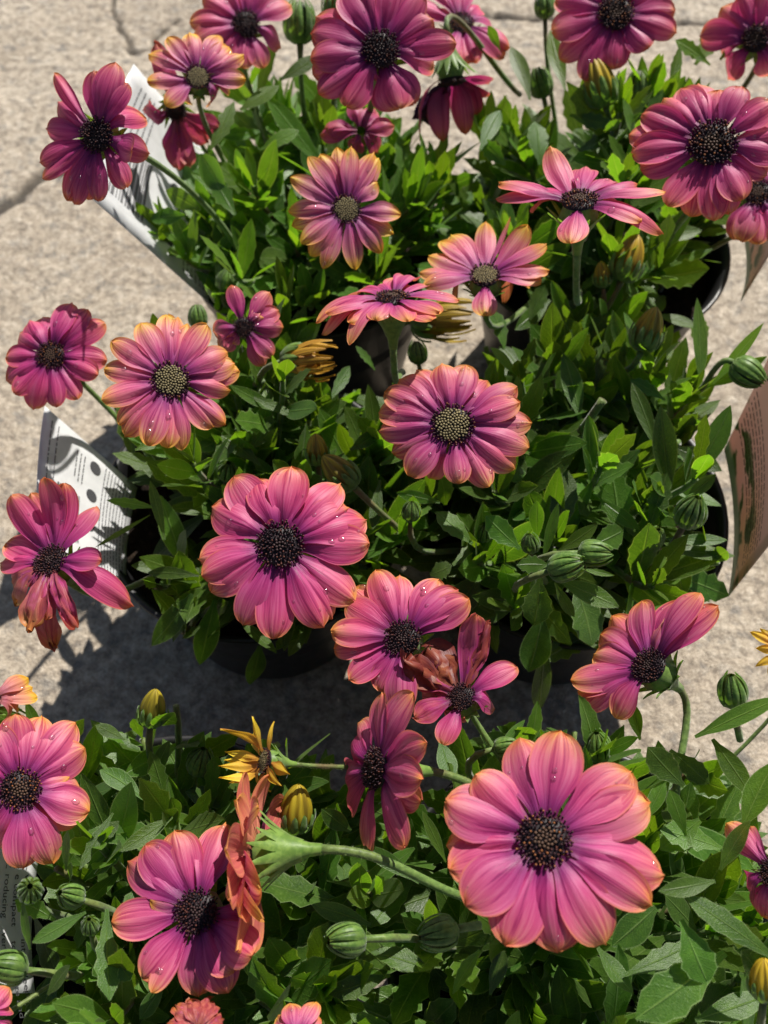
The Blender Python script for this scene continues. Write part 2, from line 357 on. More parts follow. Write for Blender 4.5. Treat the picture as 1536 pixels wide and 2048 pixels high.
# ------------------------------------------------------------------ ground
def axis(lo, hi, step, far):
    a = list(np.arange(lo, hi + 1e-9, step)); g = step; x = lo; left = []
    while x > -far: g *= 1.35; x -= g; left.append(x)
    x = a[-1]; g = step; right = []
    while x < far: g *= 1.35; x += g; right.append(x)
    return np.array(left[::-1] + a + right)
def build_ground():
    X = axis(-0.44, 0.46, 0.0022, 45); Y = axis(-0.06, 0.92, 0.0022, 45)
    gx, gy = np.meshgrid(X, Y, indexing='ij')
    def vnoise(cell, seed):
        r = np.random.default_rng(seed); G = r.random((512, 512))
        fx, fy = gx / cell + 1000.3, gy / cell + 1000.7
        ix, iy = np.floor(fx).astype(int), np.floor(fy).astype(int); tx, ty = fx - ix, fy - iy
        tx = tx * tx * (3 - 2 * tx); ty = ty * ty * (3 - 2 * ty)
        g = lambda a, b: G[a % 512, b % 512]
        return (g(ix, iy) * (1 - tx) + g(ix + 1, iy) * tx) * (1 - ty) + (g(ix, iy + 1) * (1 - tx) + g(ix + 1, iy + 1) * tx) * ty
    z = (vnoise(0.0052, 1) - 0.5) * 0.0011 + (vnoise(0.013, 2) - 0.5) * 0.0013 + (vnoise(0.06, 3) - 0.5) * 0.002
    crack = np.zeros_like(z)
    lines = [([(226, -30), (229, 15), (237, 55), (251, 73), (270, 106), (292, 102), (312, 73), (352, 40)], 0.0020),
             ([(-30, 432), (10, 410), (38, 396), (55, 374), (82, 352), (118, 345)], 0.0042),
             ([(960, 26), (1010, 34), (1062, 38), (1130, 36), (1250, 44), (1600, 52)], 0.0026)]
    wob = (vnoise(0.008, 5) - 0.5) * 0.006
    for pts, wd in lines:
        P = [at_h(x, y, 0) for x, y in pts]
        dmin = np.full_like(z, 9.0)
        for a, b in zip(P, P[1:]):
            ax, ay, bx, by = a.x, a.y, b.x, b.y
            L2 = (bx - ax) ** 2 + (by - ay) ** 2
            s = np.clip(((gx - ax) * (bx - ax) + (gy - ay) * (by - ay)) / L2, 0, 1)
            dmin = np.minimum(dmin, np.hypot(gx - ax - s * (bx - ax) + wob, gy - ay - s * (by - ay) + wob * 0.7))
        k = np.clip(1.6 - dmin / wd, 0, 1)
        z -= k * 0.0042; crack = np.maximum(crack, k)
    nx, ny = len(X), len(Y)
    V = np.stack([gx, gy, z], -1).reshape(-1, 3)
    idx = np.arange(nx * ny).reshape(nx, ny)
    F = np.stack([idx[:-1, :-1], idx[1:, :-1], idx[1:, 1:], idx[:-1, 1:]], -1).reshape(-1, 4)
    me = bpy.data.meshes.new('ground')
    me.vertices.add(len(V)); me.vertices.foreach_set('co', V.ravel())
    me.loops.add(F.size); me.loops.foreach_set('vertex_index', F.ravel())
    me.polygons.add(len(F)); me.polygons.foreach_set('loop_start', np.arange(0, F.size, 4)); me.polygons.foreach_set('loop_total', np.full(len(F), 4))
    me.update(calc_edges=True)
    me.polygons.foreach_set('use_smooth', [True] * len(F))
    a = me.attributes.new('crack', 'FLOAT', 'POINT'); a.data.foreach_set('value', crack.ravel())
    me.materials.append(M['concrete'])
    o = obj('ground', me); o['kind'] = 'structure'; o['label'] = 'weathered beige concrete ground with dark cracks'
build_ground()

# ------------------------------------------------------------------ potted plants
POT_R, POT_H = 0.076, 0.106
POT_PX = dict(A=(628, 478), B=(1195, 486), C=(512, 1000), D=(1142, 1012), E=(330, 1850), F=(1155, 1872))
LABEL = dict(
    A='potted daisy with the shrivelled dark purple flower, beside the crack in the concrete',
    B='potted daisy whose large pink flower is beaded with water, behind the cut stem stubs',
    C='potted daisy with olive-centred orange-tipped bloom beside the bright white sunlit label',
    D='potted daisy with two cut stem stubs beside the pink upright label',
    E='potted daisy with a curled-petal bloom, beside the white label with readable small text',
    F='potted daisy bearing the largest bloom, the yellow half-open flower and the wilted brown one')
def lathe(prof, seg=56):
    vs_, fs = [], []
    for r, z in prof:
        for k in range(seg):
            a = 2 * math.pi * k / seg; vs_.append((r * math.cos(a), r * math.sin(a), z))
    for i in range(len(prof) - 1):
        for k in range(seg):
            k2 = (k + 1) % seg; fs.append((i * seg + k, i * seg + k2, (i + 1) * seg + k2, (i + 1) * seg + k))
    return vs_, fs
prof_pot = [(0.001, 0.004), (0.050, 0.004), (0.054, 0.0005), (0.0565, 0.003), (0.0715, POT_H - 0.016), (0.0735, POT_H - 0.015), (0.0755, POT_H - 0.002),
            (0.0770, POT_H - 0.0006), (0.0775, POT_H), (0.0765, POT_H + 0.0010), (0.0742, POT_H), (0.0722, POT_H - 0.005), (0.070, POT_H - 0.018), (0.066, 0.055)]
pot_me = mesh('pot', *lathe(prof_pot), M['pot'])
def soil_mesh():
    vs_, fs = lathe([(0.0005, POT_H - 0.022)] + [(0.0005 + 0.0695 * i / 14, POT_H - 0.022) for i in range(1, 15)], 60)
    vs_ = [(x, y, z + 0.006 * mnoise.noise(Vector((x * 90, y * 90, 3))) + 0.004 * mnoise.noise(Vector((x * 260, y * 260, 9)))) for x, y, z in vs_]
    return mesh('soil', vs_, fs, M['soil'])
soil_me = soil_mesh()
PLANT = {}; PBASE = {}
for k, (px, py) in POT_PX.items():
    p = at_h(px, py, POT_H); p.z = 0.0008
    e = empty('potted_daisy', p)
    e['label'] = LABEL[k]; e['category'] = 'potted plant'; e['group'] = 'potted daisies standing on the concrete'
    PLANT[k] = e; PBASE[k] = p.copy()
    o = obj('pot', pot_me, e); o.rotation_euler.z = random.random() * 6
    o = obj('soil', soil_me, e); o.rotation_euler.z = random.random() * 6

# ------------------------------------------------------------------ flowers
def disc_mesh(kind, seed):
    r = random.Random(seed); vs_, fs, cols = [], [], []
    # dark dome below the florets
    n = 9
    for i in range(n):
        a = (i / (n - 1)) * math.pi / 2
        for k in range(20):
            b = 2 * math.pi * k / 20
            vs_.append((0.92 * math.sin(a) * math.cos(b), 0.92 * math.sin(a) * math.sin(b), 0.30 * math.cos(a))); cols.append((0.012, 0.006, 0.009))
    for i in range(n - 1):
        for k in range(20):
            k2 = (k + 1) % 20; fs.append((i * 20 + k, (i + 1) * 20 + k, (i + 1) * 20 + k2, i * 20 + k2))
    N = 170
    for i in range(N):
        rr = math.sqrt((i + 0.5) / N); th = i * 2.399963 + r.uniform(-.06, .06)
        open_ = rr > {'young': 0.80, 'mid': 0.40, 'old': 0.30}[kind]
        hz = 0.30 * math.sqrt(max(0, 1 - (rr * 0.9) ** 2)) + 0.02
        c = Vector((rr * 0.97 * math.cos(th), rr * 0.97 * math.sin(th), hz))
        nrm = Vector((c.x * 0.55, c.y * 0.55, 0.8)).normalized()
        if open_:
            nrm = (nrm + Vector((r.uniform(-.3, .3), r.uniform(-.3, .3), 0))).normalized()
            ln = r.uniform(0.16, 0.30); wd = 0.036
            base = (0.030, 0.010, 0.014) if r.random() < 0.6 else (0.060, 0.018, 0.014)
            tip = r.choice([(0.26, 0.09, 0.025), (0.12, 0.035, 0.018), (0.07, 0.018, 0.016), (0.04, 0.012, 0.014), (0.03, 0.009, 0.014), (0.025, 0.008, 0.014)] if kind != 'old' else [(0.09, 0.026, 0.016), (0.035, 0.011, 0.014), (0.022, 0.007, 0.012), (0.018, 0.006, 0.011)])
        else:
            ln = r.uniform(0.09, 0.12); wd = 0.066
            base = (0.05, 0.035, 0.018)
            tip = {'young': (0.23, 0.185, 0.085), 'mid': (0.085, 0.042, 0.024), 'old': (0.035, 0.014, 0.015)}[kind]
            f = r.uniform(0.7, 1.2); tip = tuple(x * f for x in tip)
        a = nrm.cross(Vector((0.3, 0.5, 0.8))).normalized(); b = nrm.cross(a); o = len(vs_)
        S = 6
        for (hh, ww, cc) in ((0, 0.8, base), (0.55 * ln, 1.0, base), (0.85 * ln, 1.25 if open_ else 0.85, tip)):
            for k in range(S):
                an = 2 * math.pi * k / S; vs_.append(tuple(c + nrm * hh + (a * math.cos(an) + b * math.sin(an)) * wd * ww)); cols.append(cc)
        vs_.append(tuple(c + nrm * ln * 1.02)); cols.append(tip)
        for q in range(2):
            for k in range(S):
                k2 = (k + 1) % S; fs.append((o + q * S + k, o + q * S + k2, o + (q + 1) * S + k2, o + (q + 1) * S + k))
        for k in range(S): fs.append((o + 2 * S + k, o + 2 * S + (k + 1) % S, o + 3 * S))
    me = mesh('flower_center', vs_, fs, M['floret'])
    at = me.color_attributes.new('tone', 'FLOAT_COLOR', 'POINT')
    at.data.foreach_set('color', np.array([(*c, 1) for c in cols], dtype=np.float32).ravel())
    return me
DISC = {k: [disc_mesh(k, s) for s in (1, 2, 3)] for k in ('young', 'mid', 'old')}

NU, NV = 13, 9
def petal_mesh(P0, dirv, n, T, W, rnd, lift=0.12, cup=0.15, roll=0.0, wilt=0.0, C=None, point=0.0):
    """petal from P0 to T (relative to flower centre); returns mesh and a surface sampler"""
    L = (T - P0).length
    P1 = P0 + dirv * (0.5 * L) + n * (lift * L)
    side0 = n.cross(dirv).normalized()
    q = (T - P0).normalized(); s2 = n.cross(q)
    side1 = s2.normalized() if s2.length > 0.35 else side0
    if side1.dot(side0) < 0: side1 = -side1
    V, UV = [], []
    ph = rnd.uniform(0, 6.28); ridge = rnd.uniform(0.09, 0.15); nt = rnd.uniform(0.0, 0.05); ofs = rnd.uniform(-.25, .25)
    seedv = Vector((rnd.uniform(0, 90), rnd.uniform(0, 90), 0))
    tipcurl = rnd.uniform(-0.02, 0.10)
    for i in range(NU):
        k = i / (NU - 1); s = 1 - (1 - k) ** 1.35
        p = P0 * (1 - s) ** 2 + P1 * (2 * s * (1 - s)) + T * s * s
        tg = ((P1 - P0) * (2 * (1 - s)) + (T - P1) * (2 * s)).normalized()
        sd_ = (side0 * (1 - s) + side1 * s)
        sd_ = (sd_ - tg * sd_.dot(tg)).normalized()
        nn = tg.cross(sd_)
        if roll:
            R = Matrix.Rotation(roll * s, 3, tg); sd_ = R @ sd_; nn = R @ nn
        g = min(1, s / 0.58); g = g * g * (3 - 2 * g)
        hw = W * (0.30 + 0.70 * g)
        e0 = 0.60 - 0.22 * point
        if s > e0:
            x = (s - e0) / (1 - e0)
            hw *= max(0.0, (1 - x ** (2.3 - point))) ** (0.55 + 0.4 * point)
        hw = max(hw, W * 0.035)
        for j in range(NV):
            v = -1 + 2 * j / (NV - 1)
            h = -cup * v * v * hw + ridge * W * math.cos(v * 4.9 + ofs) * min(1, s * 3) * (1 - 0.5 * s)
            h -= tipcurl * L * max(0, s - 0.72) ** 2 * 6 * (0.5 + 0.5 * v * v)
            along = -nt * L * (0.5 - 0.5 * math.cos(3.14159 * 2 * (v + ofs))) * max(0, (s - 0.7) / 0.3) ** 2
            pt = p + sd_ * (v * hw) + nn * h + tg * along
            wob = mnoise.noise(seedv + Vector((s * 2.2, v * 1.2, ph)))
            pt += nn * (wob * 0.035 * L)
            if wilt:
                a = mnoise.noise_vector(seedv + Vector((s * 4.0, v * 2.6, 0)))
                pt += Vector(a) * (wilt * 0.16 * L * (0.25 + s))
            V.append(pt); UV.append((s, (v + 1) / 2))
    return V, UV
FACES = [tuple(reversed(f)) for f in grid_faces(NU, NV)]
ico_v, ico_f = [], []
for i in range(4):
    a = i / 3.3 * math.pi / 2
    for k in range(7): ico_v.append(Vector((math.sin(a + .02) * math.cos(k * 2 * math.pi / 7), math.sin(a + .02) * math.sin(k * 2 * math.pi / 7), 0.62 * math.cos(a))))
for i in range(3):
    for k in range(7): ico_f.append((i * 7 + k, (i + 1) * 7 + k, (i + 1) * 7 + (k + 1) % 7, i * 7 + (k + 1) % 7))
ico_f.append(tuple(range(7)))

def calyx_mesh(n, rd, R, zoff):
    """cup plus narrow pointed bracts under the petals, in flower-centre coordinates"""
    a = n.cross(Vector((0.2, 0.9, 0.37))).normalized(); b = n.cross(a)
    V, F = [], []
    prof = [(0.060 * R, -0.78 * R), (0.075 * R, -0.64 * R), (0.12 * R, -0.50 * R), (0.19 * R, -0.36 * R), (0.26 * R, -0.22 * R), (0.9 * rd, -0.08 * R), (0.8 * rd, -0.03 * R)]
    S = 16
    for r_, z in prof:
        for k in range(S):
            an = 2 * math.pi * k / S; q = r_ * (1 + 0.07 * (k % 2)); V.append(n * z + (a * math.cos(an) + b * math.sin(an)) * q)
    for i in range(len(prof) - 1):
        for k in range(S): F.append((i * S + k, i * S + (k + 1) % S, (i + 1) * S + (k + 1) % S, (i + 1) * S + k))
    for k in range(13):
        an = 2 * math.pi * (k + 0.3) / 13; d = a * math.cos(an) + b * math.sin(an); sd_ = n.cross(d)
        ln = random.uniform(0.85, 1.05)
        o = len(V)
        for (t_, w_) in ((0, 0.7), (0.25, 1.0), (0.5, 1.0), (0.75, 0.7), (1.0, 0.05)):
            tt = t_ * ln
            c = d * ((0.10 + 0.36 * tt ** 1.35) * R) + n * ((-0.56 + 0.52 * tt ** 0.9) * R)
            V += [c - sd_ * (0.055 * R * w_), c + (d - n) * 0.012 * R, c + sd_ * (0.055 * R * w_)]
        for i in range(4):
            for j in range(2): F.append((o + i * 3 + j, o + i * 3 + j + 1, o + i * 3 + j + 4, o + i * 3 + j + 3))
    return mesh('calyx', V, F, M['calyx'])

FLOWER_INFO = []   # projected discs, used so that no leaf grows in front of a bloom
def flower(plant, c, Rpx, tips, n=(0, 0), toward=1.0, R=0.030, rd=0.13, disc='old', y=0.0, pur=0.0, wilt=0.0, W=0.21, drops=6, stem=True,
           h=None, label=None, stem_to=None, cup=0.16, lift=0.12, point=0.0, default_len=0.92, gold=0.0, name='flower'):
    rnd = random.Random(int(c[0] * 7 + c[1] * 13))
    t = FPX * R / Rpx
    if h is not None: Cw = at_h(c[0], c[1], h)
    else: Cw = at_t(c[0], c[1], t)
    if Cw.z < 0.190 or Cw.z > 0.252: Cw = at_h(c[0], c[1], min(0.252, max(0.190, Cw.z))) if h is None else Cw
    R = Rpx * (Cw - CAMP).dot(VD) / FPX
    print('flower %s %s h=%.3f R=%.4f' % (plant, c, Cw.z, R))
    toC = (CAMP - Cw).normalized()
    nv = (toC * toward + VR * n[0] + VU * n[1]).normalized()
    pl = PLANT[plant]; f = empty(name, Cw - pl.location, pl)
    if label: f['label'] = label
    FLOWER_INFO.append((c[0], c[1], Rpx, (Cw - CAMP).dot(VD)))
    rdm = rd * R
    rdisc = max(rdm, 0.26 * R) if disc != 'none' else 0.15 * R
    tips = [(tp if len(tp) > 2 else (tp[0], tp[1], {})) for tp in tips]
    DV, DF = [], []
    pts = []
    for (tx, ty, o) in tips:
        rr = ray(tx, ty)
        bx, by = o.get('base', c)
        base0 = Cw if 'base' not in o else (lambda r2: CAMP + r2 * ((Cw - CAMP).dot(nv) / r2.dot(nv)))(ray(bx, by))
        pc = Cw + nv * (o.get('e', rnd.uniform(-.17, .09)) * R)
        den = rr.dot(nv); P = None
        if abs(den) > 1e-4:
            s = (pc - CAMP).dot(nv) / den
            if s > 0: P = CAMP + rr * s
        Lr = (P - Cw).length if P is not None else 9
        lo, hi = o.get('lo', 0.80), 1.18
        if Lr > hi * R or Lr < lo * R:
            Lw = R * (hi - 0.05 if Lr > hi * R else o.get('len', default_len))
            oc = CAMP - Cw; A = rr.dot(rr); B = 2 * rr.dot(oc); Cc = oc.dot(oc) - Lw * Lw; D = B * B - 4 * A * Cc
            if D < 0: P2 = CAMP + rr * (-B / (2 * A))
            else:
                s1, s2 = (-B - math.sqrt(D)) / (2 * A), (-B + math.sqrt(D)) / (2 * A)
                Pa, Pb = CAMP + rr * s1, CAMP + rr * s2
                if Lr > hi * R: P2 = min((Pa, Pb), key=lambda q: abs((q - Cw).dot(nv)))
                else: P2 = (Pa if o.get('up') else min((Pa, Pb), key=lambda q: (q - Cw).dot(nv)))
            P = P2
        pts.append((P, o, base0))
    order = sorted(range(len(pts)), key=lambda i: rnd.random())
    for rank, i in enumerate(order):
        P, o, base0 = pts[i]
        d = P - base0; d = d - nv * d.dot(nv)
        if d.length < 1e-5: d = VR.copy()
        d.normalize()
        z0 = nv * (0.0006 * (rank % 3) - 0.0004 + (base0 - Cw).dot(nv))
        P0 = (base0 - Cw) - nv * nv.dot(base0 - Cw) * 0 + d * (0.72 * rdisc) - nv * (0.04 * R) + nv * (0.0009 * (rank % 3))
        wl_ = o.get('wilt', wilt)
        V, UV = petal_mesh(P0, d, nv, P - Cw, 0.97 * W * R * o.get('w', 1.0) * rnd.uniform(0.88, 1.08), rnd,
                           lift=o.get('lift', lift) + rnd.uniform(-.07, .10), cup=o.get('cup', cup) + rnd.uniform(-.25, .25), roll=o.get('roll', rnd.uniform(-.15, .15)), wilt=wl_, point=o.get('point', point))
        me = mesh('petal', V, FACES, M['petal'], UV)
        po = obj('petal', me, f)
        po.color = (min(1, max(0, o.get('y', y) + rnd.uniform(-.12, .12))), wl_, min(1, max(0, o.get('pur', pur) + rnd.uniform(-.1, .1))), gold)
        if wl_ < 0.3:
            nd = sum(rnd.random() < drops / 14.0 for _ in range(3))
            for _ in range(nd):
                iu = rnd.randint(4, NU - 3); jv = rnd.randint(1, NV - 2); q = V[iu * NV + jv]
                tu = (V[(iu + 1) * NV + jv] - V[(iu - 1) * NV + jv]).normalized(); tv = (V[iu * NV + jv + 1] - V[iu * NV + jv - 1]).normalized()
                nn = tu.cross(tv); nn.normalize()
                if nn.dot(nv) < 0: nn = -nn
                tv = nn.cross(tu); r_ = rnd.choice([0.0004, 0.0005, 0.0007, 0.0011]) * rnd.uniform(0.8, 1.3)
                ob = len(DV)
                for iv in ico_v: DV.append(q + tu * (iv.x * r_ * 1.2) + tv * (iv.y * r_) + nn * (iv.z * r_ - 0.0001))
                DF += [tuple(ob + a for a in ff) for ff in ico_f]
    if DV:
        o = obj('water_drops', mesh('water_drops', DV, DF, M['drop']), f); o['kind'] = 'stuff'
    if disc != 'none':
        o = obj('flower_center', rnd.choice(DISC[disc]), f)
        o.rotation_euler = (nv.to_track_quat('Z', 'Y').to_matrix() @ Matrix.Rotation(rnd.random() * 6, 3, 'Z')).to_euler()
        o.location = -nv * (0.03 * R); o.scale = (rdisc * .94, rdisc * .94, rdisc * .94)
    obj('calyx', calyx_mesh(nv, max(rdisc, 0.2 * R) * 0.9, R, 0), f)
    if stem:
        S0 = -nv * (0.70 * R)
        pb = PBASE[plant] + Vector((0, 0, 0.098))
        if stem_to is not None: q = at_h(*stem_to) - Cw
        else:
            dd = Vector((Cw.x - pb.x, Cw.y - pb.y, 0)); q = pb + dd * min(0.6, 0.05 / max(dd.length, 1e-4)) - Cw
        Ls = (q - S0).length
        path = bez(S0, S0 - nv * (0.42 * Ls), q + Vector((0, 0, 0.35 * Ls)) if stem_to is None else q + (S0 - q) * 0.35, q, 14)
        vs_, fs, uv = tube(path, [0.0016 * R / 0.03 * (1 + 0.2 * (i == 0)) for i in range(14)], 8, hairs=420)
        obj('stem', mesh('stem', vs_, fs, M['stem'], uv), f)
    return f

D = dict
# ---- plant A
flower('A', (194, 271), 138, [(109,146,D(w=.6)),(118,205),(92,257),(79,325),(85,358,D(w=.7)),(133,402),(148,410),(171,402),(198,404),(252,376),(299,308),(262,300,D(up=1,len=.8)),(292,239),(257,165),(232,124,D(w=1.2)),(190,140)],
       n=(-.4, .15), rd=.24, disc='old', pur=.4, W=.20, R=.029)
flower('A', (396, 155), 102, [(295,106),(334,73),(379,64),(392,70,D(w=.5)),(437,71),(459,93),(489,109),(492,158),(461,186),(416,211),(379,208),(330,211),(293,162)],
       n=(0, .45), rd=.26, disc='young', y=.85, W=.21, R=.025)
flower('A', (492, 48), 104, [(377,45),(388,82),(405,-8),(450,-45),(495,-62),(545,-48),(583,10),(562,98),(527,137),(485,138),(440,115)],
       n=(.1, .4), rd=.28, disc='old', y=.25, pur=.25, W=.25, R=.028)
flower('A', (352, 222), 88, [(310,84),(284,219),(300,205),(441,259),(359,339),(380,332),(345,315),(415,285)], n=(.1, -.2), toward=.3, rd=.2, disc='old', wilt=.35, pur=.8, W=.24, R=.028, h=.19, drops=0, label='dark red drooping flower under the orange-tipped one')
flower('A', (761, 100), 142, [(630,32),(621,66),(619,118),(625,150),(636,188),(690,214),(740,160,D(len=.7)),(800,219,D(w=1.3)),(830,210),(868,132,D(len=.9)),(914,86),(868,40),(842,-20),(792,-46),(735,-46),(688,-22)],
       n=(.05, .30), rd=.28, disc='old', pur=.35, W=.25, R=.033)
flower('A', (923, 47), 100, [(821,7),(850,24),(865,-25),(893,-48),(930,-50),(958,12),(1021,98),(1008,118),(952,128),(934,128),(892,125),(985,60)], n=(.1, .7), rd=.25, disc='mid', y=.15, W=.24, R=.029)
flower('A', (903, 160), 112, [(978,171),(972,196),(952,233),(930,270),(886,284),(842,284),(857,240,D(wilt=1,w=.5,pur=1)),(832,236,D(wilt=1,w=.45,pur=1)),(879,238,D(wilt=1,w=.5,pur=1)),(868,225,D(wilt=1,w=.4,pur=1)),(845,225,D(wilt=.9,w=.5,pur=1))],
       n=(.1, -.9), toward=-.25, rd=.26, disc='old', pur=.6, wilt=.05, W=.25, R=.030, drops=0, label='nodding spent flower with shrivelled dark purple petals', stem_to=(1040, 190, .15))
flower('A', (722, 262), 74, [(640,270),(650,255),(704,204),(751,219),(788,252),(755,306),(711,306),(735,225)], n=(0, .3), rd=.2, disc='none', wilt=.3, pur=.7, W=.26, R=.026, h=.185, drops=0)
flower('A', (693, 419), 118, [(580,354),(617,313),(640,306),(675,295),(702,292),(748,305),(758,315),(755,365,D(lo=.5)),(803,428),(788,467),(764,507),(711,540),(646,538),(620,514),(600,487),(582,452),(576,423)],
       n=(.05, .28), rd=.24, disc='young', y=1.0, W=.185, R=.027, point=.25, pur=.15)
# ---- plant B
flower('B', (970, 552), 122, [(838,545),(845,570),(857,510),(880,482),(901,467),(972,443),(1021,432,D(w=.25)),(1056,448),(1094,489),(1100,540),(1085,562),(1060,572),(1010,606),(970,632),(914,604)],
       n=(0, .85), rd=.25, disc='young', y=.7, W=.20, R=.028)
flower('B', (1231, 26), 126, [(1102,62),(1118,120),(1168,162),(1228,140),(1253,117),(1300,95),(1355,66),(1352,20),(1330,-32),(1290,-62),(1240,-76),(1190,-62),(1150,-38),(1110,2)],
       n=(.05, .38), rd=.30, disc='mid', pur=.2, W=.25, R=.033)
flower('B', (1512, 78), 112, [(1398,72),(1443,14),(1440,98),(1455,160),(1482,-12),(1530,-22),(1585,18),(1600,80),(1580,130),(1528,48,D(up=1,len=.6,lo=.2,y=.5)),(1545,150)], n=(-.1, .3), rd=.26, disc='mid', y=.15, W=.27, R=.030)
flower('B', (1426, 288), 152, [(1326,195),(1282,228),(1257,270),(1260,306),(1280,337),(1335,412),(1381,434),(1428,443),(1461,430),(1486,401),(1534,352),(1570,310),(1572,262),(1550,205),(1485,171),(1440,180),(1395,164),(1362,176)],
       n=(.05, .42), rd=.33, disc='mid', y=.05, W=.22, R=.033, drops=11)
flower('B', (1158, 402), 150, [(996,365),(991,397),(1042,388),(1065,423),(1100,292),(1173,332),(1155,362,D(w=.4,up=1,len=.5,lo=.1,y=.6)),(1222,360),(1275,368),(1333,381),(1326,470),(1284,443),(1242,425),(1140,485),(1060,395)],
       n=(.05, 1.3), rd=.20, disc='mid', y=.2, W=.20, R=.031)
flower('B', (1516, 386), 102, [(1465,481),(1482,485),(1501,455),(1526,458),(1517,489),(1490,345),(1512,336),(1550,340),(1592,372),(1580,430),(1560,470)], n=(.1, .5), rd=.30, disc='mid', y=.35, W=.27, R=.027)
# ---- plant C
flower('C', (102, 711), 106, [(38,664),(11,715),(10,762),(27,788),(66,821),(113,815),(157,799),(215,722),(197,750),(211,644),(177,617),(146,604),(86,634),(60,640)],
       n=(-.3, .25), rd=.28, disc='mid', pur=.1, W=.25, R=.028)
flower('C', (341, 761), 138, [(222,682),(281,644),(335,628),(356,633,D(w=.7)),(376,645,D(point=.8)),(414,648),(456,704),(470,726),(481,741),(463,781),(452,850),(427,856),(365,901),(335,897),(295,892),(248,875),(237,850),(203,800),(206,738)],
       n=(.05, .25), rd=.29, disc='young', y=.55, W=.20, R=.028, drops=8)
flower('C', (488, 655), 84, [(463,569),(540,584),(558,620),(568,655),(529,733),(547,712),(459,682,D(up=1,len=.6,lo=.2,y=.6)),(427,664),(440,700),(512,628,D(up=1,w=.5,len=.5,lo=.1,y=.5)),(520,650,D(up=1,w=.5,len=.45,lo=.1,y=.7)),(505,675,D(up=1,w=.5,len=.5,lo=.1,y=.4)),(528,635,D(up=1,w=.4,len=.6,lo=.1,y=.8)),(518,618,D(up=1,w=.45,len=.6,lo=.1,y=.6))],
       n=(.1, .1), rd=.22, disc='old', y=.2, W=.25, R=.024, label='small misshapen flower with curled stubby petals')
flower('C', (784, 597), 136, [(631,646),(643,671),(650,625),(699,646),(697,690,D(w=.8)),(752,638),(817,640),(865,642),(881,624),(919,602),(828,555),(794,555),(757,573),(726,577),(700,597),(850,570)],
       n=(-.05, 1.9), rd=.24, disc='mid', y=.3, W=.21, R=.028, stem_to=(806, 745, .14))
flower('C', (560, 1090), 172, [(466,953,D(w=1.1)),(424,1012,D(w=1.1)),(395,1118),(402,1152),(421,1184),(485,1252),(546,1279),(648,1256),(666,1240,D(w=.7)),(711,1203),(740,1087),(734,1040),(699,1015),(682,967),(584,930),(517,957),(617,970,D(w=.6)),(540,1040,D(w=.22,up=1,len=.34,lo=.05))],
       n=(0, .2), rd=.29, disc='old', pur=.05, W=.24, R=.031, drops=7)
flower('C', (806, 1277), 136, [(751,1139),(799,1149),(879,1157),(917,1179),(939,1197),(706,1175),(690,1205),(660,1261),(666,1299),(697,1361),(757,1383),(800,1430)],
       n=(-.2, .25), rd=.29, disc='old', y=.15, W=.25, R=.029)
flower('C', (102, 1122), 140, [(22,989),(89,953),(62,985),(126,966),(195,1013),(204,1120),(268,1214),(131,1203,D(wilt=.4,y=.6)),(11,1085),(2,1128),(25,1155),(35,1212,D(wilt=.6,y=.8)),(109,1299,D(wilt=.5,y=.5)),(150,1256,D(wilt=.5,w=.7)),(62,1264,D(wilt=.6,y=.6)),(92,1240,D(wilt=.4))],
       n=(-.55, .55), rd=.24, disc='old', pur=.25, W=.22, R=.030, label='half-faded flower with folded hanging orange petals')
# ---- plant D
flower('D', (905, 850), 154, [(797,757),(767,783),(755,824),(757,862),(784,906),(816,952),(858,958),(919,968),(978,974),(1030,939),(1060,895),(1064,846),(1042,803),(1035,774),(976,762),(934,730),(884,725),(832,738)],
       n=(0, .28), rd=.29, disc='young', y=.28, W=.21, R=.030, drops=9)
# ---- plant E
flower('E', (394, 1823), 178, [(452,1645),(350,1661),(288,1688),(255,1722),(222,1845),(300,1800,D(w=.5,up=1,lo=.3,len=.7,y=.7)),(281,1958),(303,1986,D(w=.6)),(397,1995),(456,1987),(470,1945,D(up=1,len=.8)),(505,1912,D(up=1)),(521,1850)],
       n=(-.2, .1), rd=.25, disc='old', pur=.25, y=.15, W=.25, R=.032, drops=4)
flower('E', (40, 1579), 150, [(84,1430),(152,1444),(171,1495),(140,1553,D(lo=.5,y=.6)),(108,1515,D(up=1,len=.55,lo=.2,y=.7)),(162,1586),(180,1623),(160,1643),(106,1728),(48,1740),(-20,1692),(-62,1640),(-75,1580),(-62,1510),(-18,1452),(30,1428)],
       n=(.05, .05), rd=.29, disc='mid', y=.25, W=.26, R=.031)
flower('E', (-22, 1400), 95, [(77,1394),(66,1374),(58,1356),(36,1425),(8,1443),(-60,1330),(-100,1400)], n=(.2, .6), rd=.25, disc='young', y=.95, W=.19, R=.026, gold=.3)
flower('E', (398, 2062), 80, [(350,2010),(380,1998),(425,2000),(445,2030),(335,2050),(410,2010)], n=(0, .4), rd=.2, disc='none', wilt=.7, pur=.3, W=.25, R=.026, drops=0, label='crumpled withered flower at the pot edge')
flower('E', (590, 2085), 90, [(556,2030),(582,2006),(633,2002),(637,2030),(660,2080),(520,2080)], n=(0, .6), rd=.25, disc='mid', y=.6, W=.25, R=.026)
flower('E', (-35, 2040), 90, [(20,1975),(18,2010),(-30,1960),(-70,2000),(10,2080)], n=(.2, .3), rd=.25, disc='mid', y=.4, W=.27, R=.026, stem_to=(150, 1940, .15))
